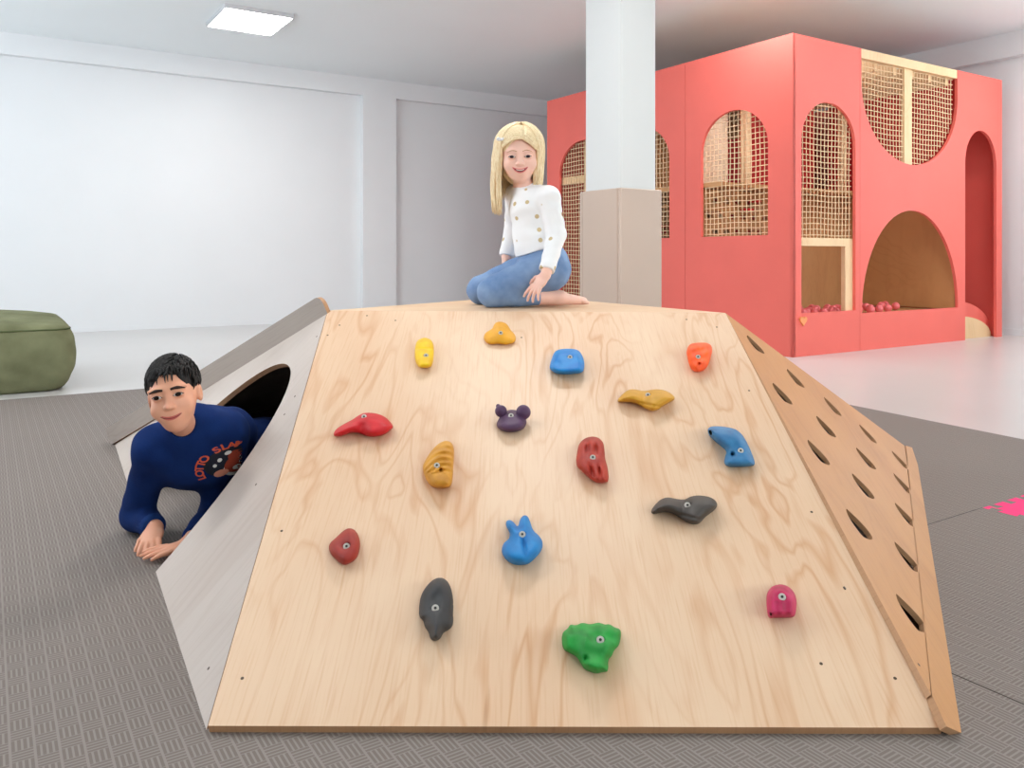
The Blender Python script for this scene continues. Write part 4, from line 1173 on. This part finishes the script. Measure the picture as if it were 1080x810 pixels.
    field_obj(f, 'hair_bow', M['clip'], body, HMW @ Matrix.Translation(tuple(bp)) @ Matrix.Rotation(.5, 4, 'Z') @ Matrix.Rotation(.15, 4, 'Y'), 1)
    return body
build_girl()

# ---------------------------------------------------------------- boy
def build_boy():
    s = .199
    hc = PY(183.5, 415.5, 2.22); Rh = head_frame(hc, .20, .06, .17)
    W = lambda u, v, Y: PY(u, v, Y)
    Z0 = MT
    neck = W(198, 452, 2.36); chest = W(207, 474, 2.46); belly = W(243, 487, 2.72); pelvis = W(272, 490, 2.98)
    pelvis[2] = max(pelvis[2], .14)
    shR = W(164, 472, 2.37); shL = W(236, 457, 2.46)
    elR = V(-1.145, 2.50, Z0+.052); wrR = W(163.5, 560, 2.385); wrR[2] = Z0+.050; 
    elL = V(-.905, 2.50, Z0+.052); wrL = V(-.915, 2.315, Z0+.030)
    hipR = pelvis+V(-.07, .03, -.01); hipL = pelvis+V(.07, .03, -.01)
    knR = hipR+V(.10, .36, 0); knR[2] = Z0+.065; knL = hipL+V(.12, .34, 0); knL[2] = Z0+.065
    anR = knR+V(.06, .30, 0); anR[2] = Z0+.045; anL = knL+V(.10, .28, 0); anL[2] = Z0+.045
    lo = V(-1.26, 2.08, Z0-.005); hi = V(-.40, 3.85, hc[2]+.13)
    f = Field(V(-1.26, 2.08, Z0-.005), V(-.45, 3.86, hc[2]+.13), .0030)
    f.add(lambda P: head_sdf(((P-hc)@Rh)/s, 'boy')*s, hc-.55*s, hc+.55*s, 0, pad=.01)
    f.cone(hc+Rh@V(0, .10, -.28)*s, neck+V(-.008, -.004, 0), .034, .034, .02)
    nb = neck+V(0, .02, -.035)
    f.cone(nb, chest, .034, .07, .02); f.cone(nb, shR, .03, .034, .02); f.cone(nb, shL, .03, .034, .02)
    f.cone(chest, belly, .085, .080, .05); f.cone(belly, pelvis, .080, .09, .05)
    f.cone(shR, elR, .038, .031, .02); f.cone(elR, wrR, .032, .023, .012)
    f.cone(shL, elL, .038, .031, .02); f.cone(elL, wrL, .032, .022, .012)
    for hp_, kn, an in ((hipR, knR, anR), (hipL, knL, anL)):
        f.cone(hp_, kn, .07, .05, .03); f.cone(kn, an, .048, .032, .02); f.cone(an, an+V(.03, .13, -.008), .032, .022, .015)
    # near fist and far flat hand
    yd = nrm(V(.18, -.80, -.30)); zd = nrm(V(-.1, -.25, 1)-yd*(V(-.1, -.25, 1)@yd)); xd = np.cross(yd, zd)
    add_hand(f, wrR, np.stack([xd, yd, zd], 1), .150, [.55, .66, .78, .86], .16, thumb=(.5, .5))
    yd = nrm(V(-.86, -.50, -.02)); zd = nrm(V(-.0, -.15, 1)-yd*(V(0, -.15, 1)@yd)); xd = np.cross(yd, zd)
    add_hand(f, wrL+V(.012, -.01, -.004), np.stack([xd, yd, zd], 1), .140, [.10, .10, .12, .16], .10, thumb=(.45, .2))
    f.half((0, 0, Z0+.0005), (0, 0, -1))
    body = field_obj(f, 'person', M['skin_boy'], None, None, 1)
    tag(body, 'dark-haired boy in navy sweatshirt crawling out of the arched hole', 'person')
    HMW = frame(hc, Rh[:, 0]*s, Rh[:, 1]*s, Rh[:, 2]*s)
    head_parts(body, HMW, 'boy', s)
    # sweatshirt
    f = Field(V(-1.27, 2.2, Z0), V(-.5, 3.25, hc[2]+.02), .0036)
    f.cone(neck+V(0.0, .012, .010), chest, .052, .105, .05); f.cone(neck+V(.03, .05, .0), chest+V(.06, .10, .02), .055, .09, .05)
    f.cone(neck+V(0, .015, -.015), shR, .05, .052, .05); f.cone(neck+V(0, .015, -.015), shL, .052, .054, .05)
    f.cone(chest, belly, .108, .104, .05); f.cone(belly, pelvis, .104, .122, .04, cut='b')
    f.cone(shR, chest+V(-.05, 0, -.03), .055, .07, .04); f.cone(shL, chest+V(.06, 0, -.02), .055, .08, .04)
    f.cone(shR, elR, .053, .047, .03); f.cone(elR, elR+(wrR-elR)*.93, .048, .036, .015, cut='b')
    f.cone(shL, elL, .055, .047, .03); f.cone(elL, elL+(wrL-elL)*.85, .048, .036, .015, cut='b')
    nh = hc+Rh@V(0, .02, -.42)*s
    f.cone(W(225, 450, 2.37), W(240, 452, 2.42), .040, .045, .03)
    f.cone(nh, neck+V(-.012, -.016, .016), .036, .036, .008, op='s')
    f.noise(.004, [((40, 20, 60), .3), ((-35, 30, 55), 1.3), ((20, 60, 40), 2.1), ((70, -20, 30), .7)])
    f.half((0, 0, Z0+.001), (0, 0, -1))
    sw = field_obj(f, 'sweatshirt', M['navy'], body, None, 1)
    ax = nrm(elR-wrR)
    tubes('cuff', [([wrR+(elR-wrR)*.02, wrR+(elR-wrR)*.06, wrR+(elR-wrR)*.14, wrR+(elR-wrR)*.30], [.030, .035, .0365, .037])], M['navy_rib'], sw, None, 20)
    f = Field(V(-1.2, 2.7, Z0), V(-.3, 3.8, .45), .006)
    for hp_, kn, an in ((hipR, knR, anR), (hipL, knL, anL)):
        f.cone(hp_, kn, .100, .064, .03); f.cone(kn, an, .060, .045, .02, cut='b')
    f.cone(pelvis+V(0, -.07, 0), pelvis+V(0, .06, 0), .112, .118, .05)
    f.half((0, 0, Z0+.001), (0, 0, -1))
    field_obj(f, 'trousers', M['trousers'], body, None, 1)
    # short hair
    f = Field(hc-.16, hc+.16, .0024)
    def cap(P):
        q = ((P-hc)@Rh)/s
        d = s_ell(q, (0, .085, .155), (.335, .430, .362))
        d = d+.010*np.sin(38*q[..., 0]+9*q[..., 1])*np.sin(31*q[..., 1]+13*q[..., 2])+.006*np.sin(60*q[..., 0]+20*q[..., 2])
        ax_ = np.abs(q[..., 0])
        cutf = s_ell(q, (0.0, -.50, -.03), (.27, .44, .392))             # forehead
        d = smax(d, -cutf, .02)
        low = (-.10+.0*ax_)-q[..., 2]+np.clip(-q[..., 1]-.02, 0, 1)*.55-np.clip(q[..., 1]-.12, 0, 1)*.75
        return smax(d, low, .03)*s
    f.add(cap, hc-.15, hc+.15, 0, pad=0)
    cap_o = field_obj(f, 'hair', M['hair_black'], body, None, 1)
    paths = []
    c0 = V(0, .085, .16); rr = V(.341, .437, .369)
    for i in range(1100):
        th = rng.uniform(0, 2*math.pi); el = math.asin(rng.uniform(-.05, 1)); v_ = V(math.cos(th)*math.cos(el), math.sin(th)*math.cos(el), math.sin(el))
        p = c0+v_*rr
        if p[1] < -.10 and p[2] < .31+.06*rng.random()-.25*max(0, abs(p[0])-.2): continue
        comb = V(-.5*(1 if p[0] < .1 else -.4), -.9, -.2) if p[2] > .35 else V(0, -.45, -.9)
        tng = comb-v_*(comb@v_); tng = tng/(np.linalg.norm(tng)+1e-6); L = rng.uniform(.07, .15)
        pts = []
        for t_ in np.linspace(0, 1, 4):
            q = p+tng*L*t_; w_ = (q-c0)/rr; q = c0+w_/np.linalg.norm(w_)*rr*(1+.035*math.sin(t_*2)+.01*rng.random()); pts.append(q)
        paths.append((pts, np.array([.010, .011, .008, .002])))
    for i in range(60):                                     # ragged fringe
        x = rng.uniform(-.27, .27); 
        z = .372+rng.uniform(-.01, .03)-.30*max(0, abs(x)-.15); y = face_y([x], [z], 'boy')[0]
        if y > -.1: continue
        q = V(x+.02*rng.normal(), 0, z-.05-.03*rng.random()); q[1] = face_y([q[0]], [q[2]], 'boy')[0]-.008
        if q[1] > -.1: continue
        paths.append(([V(x, y-.03, z+.03), V((x+q[0])/2, (y+q[1])/2-.018, (z+q[2])/2), q], np.array([.014, .011, .002])))
    vs, fs = tubes_geo(paths, 4)
    link('tuft', mesh('tuft', vs, fs), M['hair_black'], cap_o, HMW, True)
    # ------------------------------------------------ print on the chest
    me = sw.data; bvh = BVHTree.FromPolygons([v.co.copy() for v in me.vertices], [tuple(p.vertices) for p in me.polygons])
    pc_ = W(219, 506, 2.3); nd = nrm(V(.12, 1, .22)); xr = nrm(V(1, -.12, .10)); zr = nrm(np.cross(xr, nd)); xr = nrm(np.cross(nd, zr))
    if zr[2] < 0: zr = -zr
    ref = np.array(bvh.ray_cast(Vector(pc_-xr*.02+zr*.02-nd*.3), Vector(nd))[0])
    def stick(poly_list, name, mat, off, par):
        """flat outlines (chest coordinates) laid onto the cloth"""
        vs, fs = [], []
        for vv, ff in poly_list:
            b = len(vs); good = []
            for (x, y) in vv:
                o3 = pc_+xr*x+zr*y; h0 = bvh.ray_cast(Vector(o3-nd*.3), Vector(nd))
                p_ = np.array(h0[0]) if h0[0] is not None else o3
                good.append(h0[0] is not None and -.055 < (p_-ref)@nd < .09)
                vs.append(p_-nd*off)
            fs += [tuple(i+b for i in f_) for f_ in ff if all(good[i] for i in f_)]
        if len(poly_list) == 1:                              # keep the one patch that lies on the chest
            lab = list(range(len(vs)))
            def root_(i):
                while lab[i] != i: lab[i] = lab[lab[i]]; i = lab[i]
                return i
            for f_ in fs:
                for i in f_[1:]: lab[root_(i)] = root_(f_[0])
            cnt_ = {}
            for f_ in fs: cnt_[root_(f_[0])] = cnt_.get(root_(f_[0]), 0)+1
            best = max(cnt_, key=cnt_.get); fs = [f_ for f_ in fs if root_(f_[0]) == best]
        used_ = sorted({i for f_ in fs for i in f_}); mp_ = {v_: k_ for k_, v_ in enumerate(used_)}
        vs = [vs[i] for i in used_]; fs = [tuple(mp_[i] for i in f_) for f_ in fs]
        return link(name, mesh(name, vs, fs), mat, par)
    def gridpoly(poly, st=.004):
        """fan/grid fill of an outline so that it can follow the cloth"""
        bm = bmesh.new(); vs_ = [bm.verts.new((p[0], p[1], 0)) for p in poly]; bm.faces.new(vs_)
        bmesh.ops.triangulate(bm, faces=bm.faces[:])
        for _ in range(4):
            long_e = [e for e in bm.edges if e.calc_length() > st*1.6]
            if not long_e: break
            bmesh.ops.subdivide_edges(bm, edges=long_e, cuts=1); bmesh.ops.triangulate(bm, faces=bm.faces[:])
        bm.verts.index_update(); out = ([(v.co.x, v.co.y) for v in bm.verts], [tuple(v.index for v in f_.verts) for f_ in bm.faces]); bm.free(); return out
    circ = lambda cx_, cy_, r, rx_=1.0, n=26: [(cx_+r*rx_*math.cos(a), cy_+r*math.sin(a)) for a in np.linspace(0, 2*math.pi, n, endpoint=False)]
    # arched lettering
    def glyph(ch):
        cu = bpy.data.curves.new('glyph', 'FONT'); cu.body = ch; cu.size = .029; cu.offset = .0009; cu.align_x = 'CENTER'
        o = bpy.data.objects.new('glyph', cu); COL.objects.link(o); dg = bpy.context.evaluated_depsgraph_get(); dg.update()
        m_ = o.evaluated_get(dg).to_mesh(); bm = bmesh.new(); bm.from_mesh(m_); o.evaluated_get(dg).to_mesh_clear()
        bmesh.ops.triangulate(bm, faces=bm.faces[:])
        for _ in range(2):
            le = [e for e in bm.edges if e.calc_length() > .008]
            if le: bmesh.ops.subdivide_edges(bm, edges=le, cuts=1); bmesh.ops.triangulate(bm, faces=bm.faces[:])
        bm.verts.index_update(); r_ = ([(v.co.x, v.co.y) for v in bm.verts], [tuple(v.index for v in f_.verts) for f_ in bm.faces]); bm.free()
        bpy.data.objects.remove(o); bpy.data.curves.remove(cu); return r_
    word = 'LOTTO SLAM'; R0 = .056; cx0, cy0 = .012, -.012; polys = []
    for i, ch in enumerate(word):
        if ch == ' ': continue
        a = math.radians(188-i*14.2); vv, ff = glyph(ch); ra = a-math.pi/2
        polys.append(([(cx0+R0*math.cos(a)+x*math.cos(ra)-y*math.sin(ra), cy0+R0*math.sin(a)+x*math.sin(ra)+y*math.cos(ra)) for x, y in vv], ff))
    stick([gridpoly(circ(cx0-.004, cy0+.018, .042, 1.15))], 'print_backing', M['print_dark'], .0008, sw)
    stick(polys, 'lettering', M['print_orange'], .0016, sw)['label'] = 'orange arched lettering'
    stick([gridpoly(circ(cx0+.020, cy0-.016, .037, .95))], 'print_shape', M['print_white'], .0010, sw)
    stick([gridpoly(circ(cx0+.022, cy0-.004, .034, .95))], 'print_shape', M['print_brown'], .0014, sw)
    stick([gridpoly(circ(cx0+.014, cy0+.026, .016, .8))], 'print_shape', M['print_brown'], .0012, sw)
    stick([gridpoly(circ(cx0-.020, cy0-.012, .012, 1.3))], 'print_shape', M['print_skin'], .0018, sw)
    stick([gridpoly(circ(cx0-.026, cy0+.018, .0055, .8, 10)), gridpoly(circ(cx0-.014, cy0+.030, .006, .8, 10)), gridpoly(circ(cx0+.004, cy0+.042, .006, 1.2, 10)), gridpoly(circ(cx0+.008, cy0-.014, .008, .7, 12))],
          'print_shape', M['print_white'], .0020, sw)
    return body
build_boy()

# ================================================================== view
SC.view_settings.view_transform = 'Standard'; SC.view_settings.look = 'None'
SC.view_settings.gamma = 1; SC.view_settings.use_curve_mapping = False; SC.view_settings.exposure = 0.0
SC.cycles.use_denoising = True if hasattr(SC, 'cycles') else None
SC.cycles.max_bounces = 8; SC.cycles.diffuse_bounces = 5
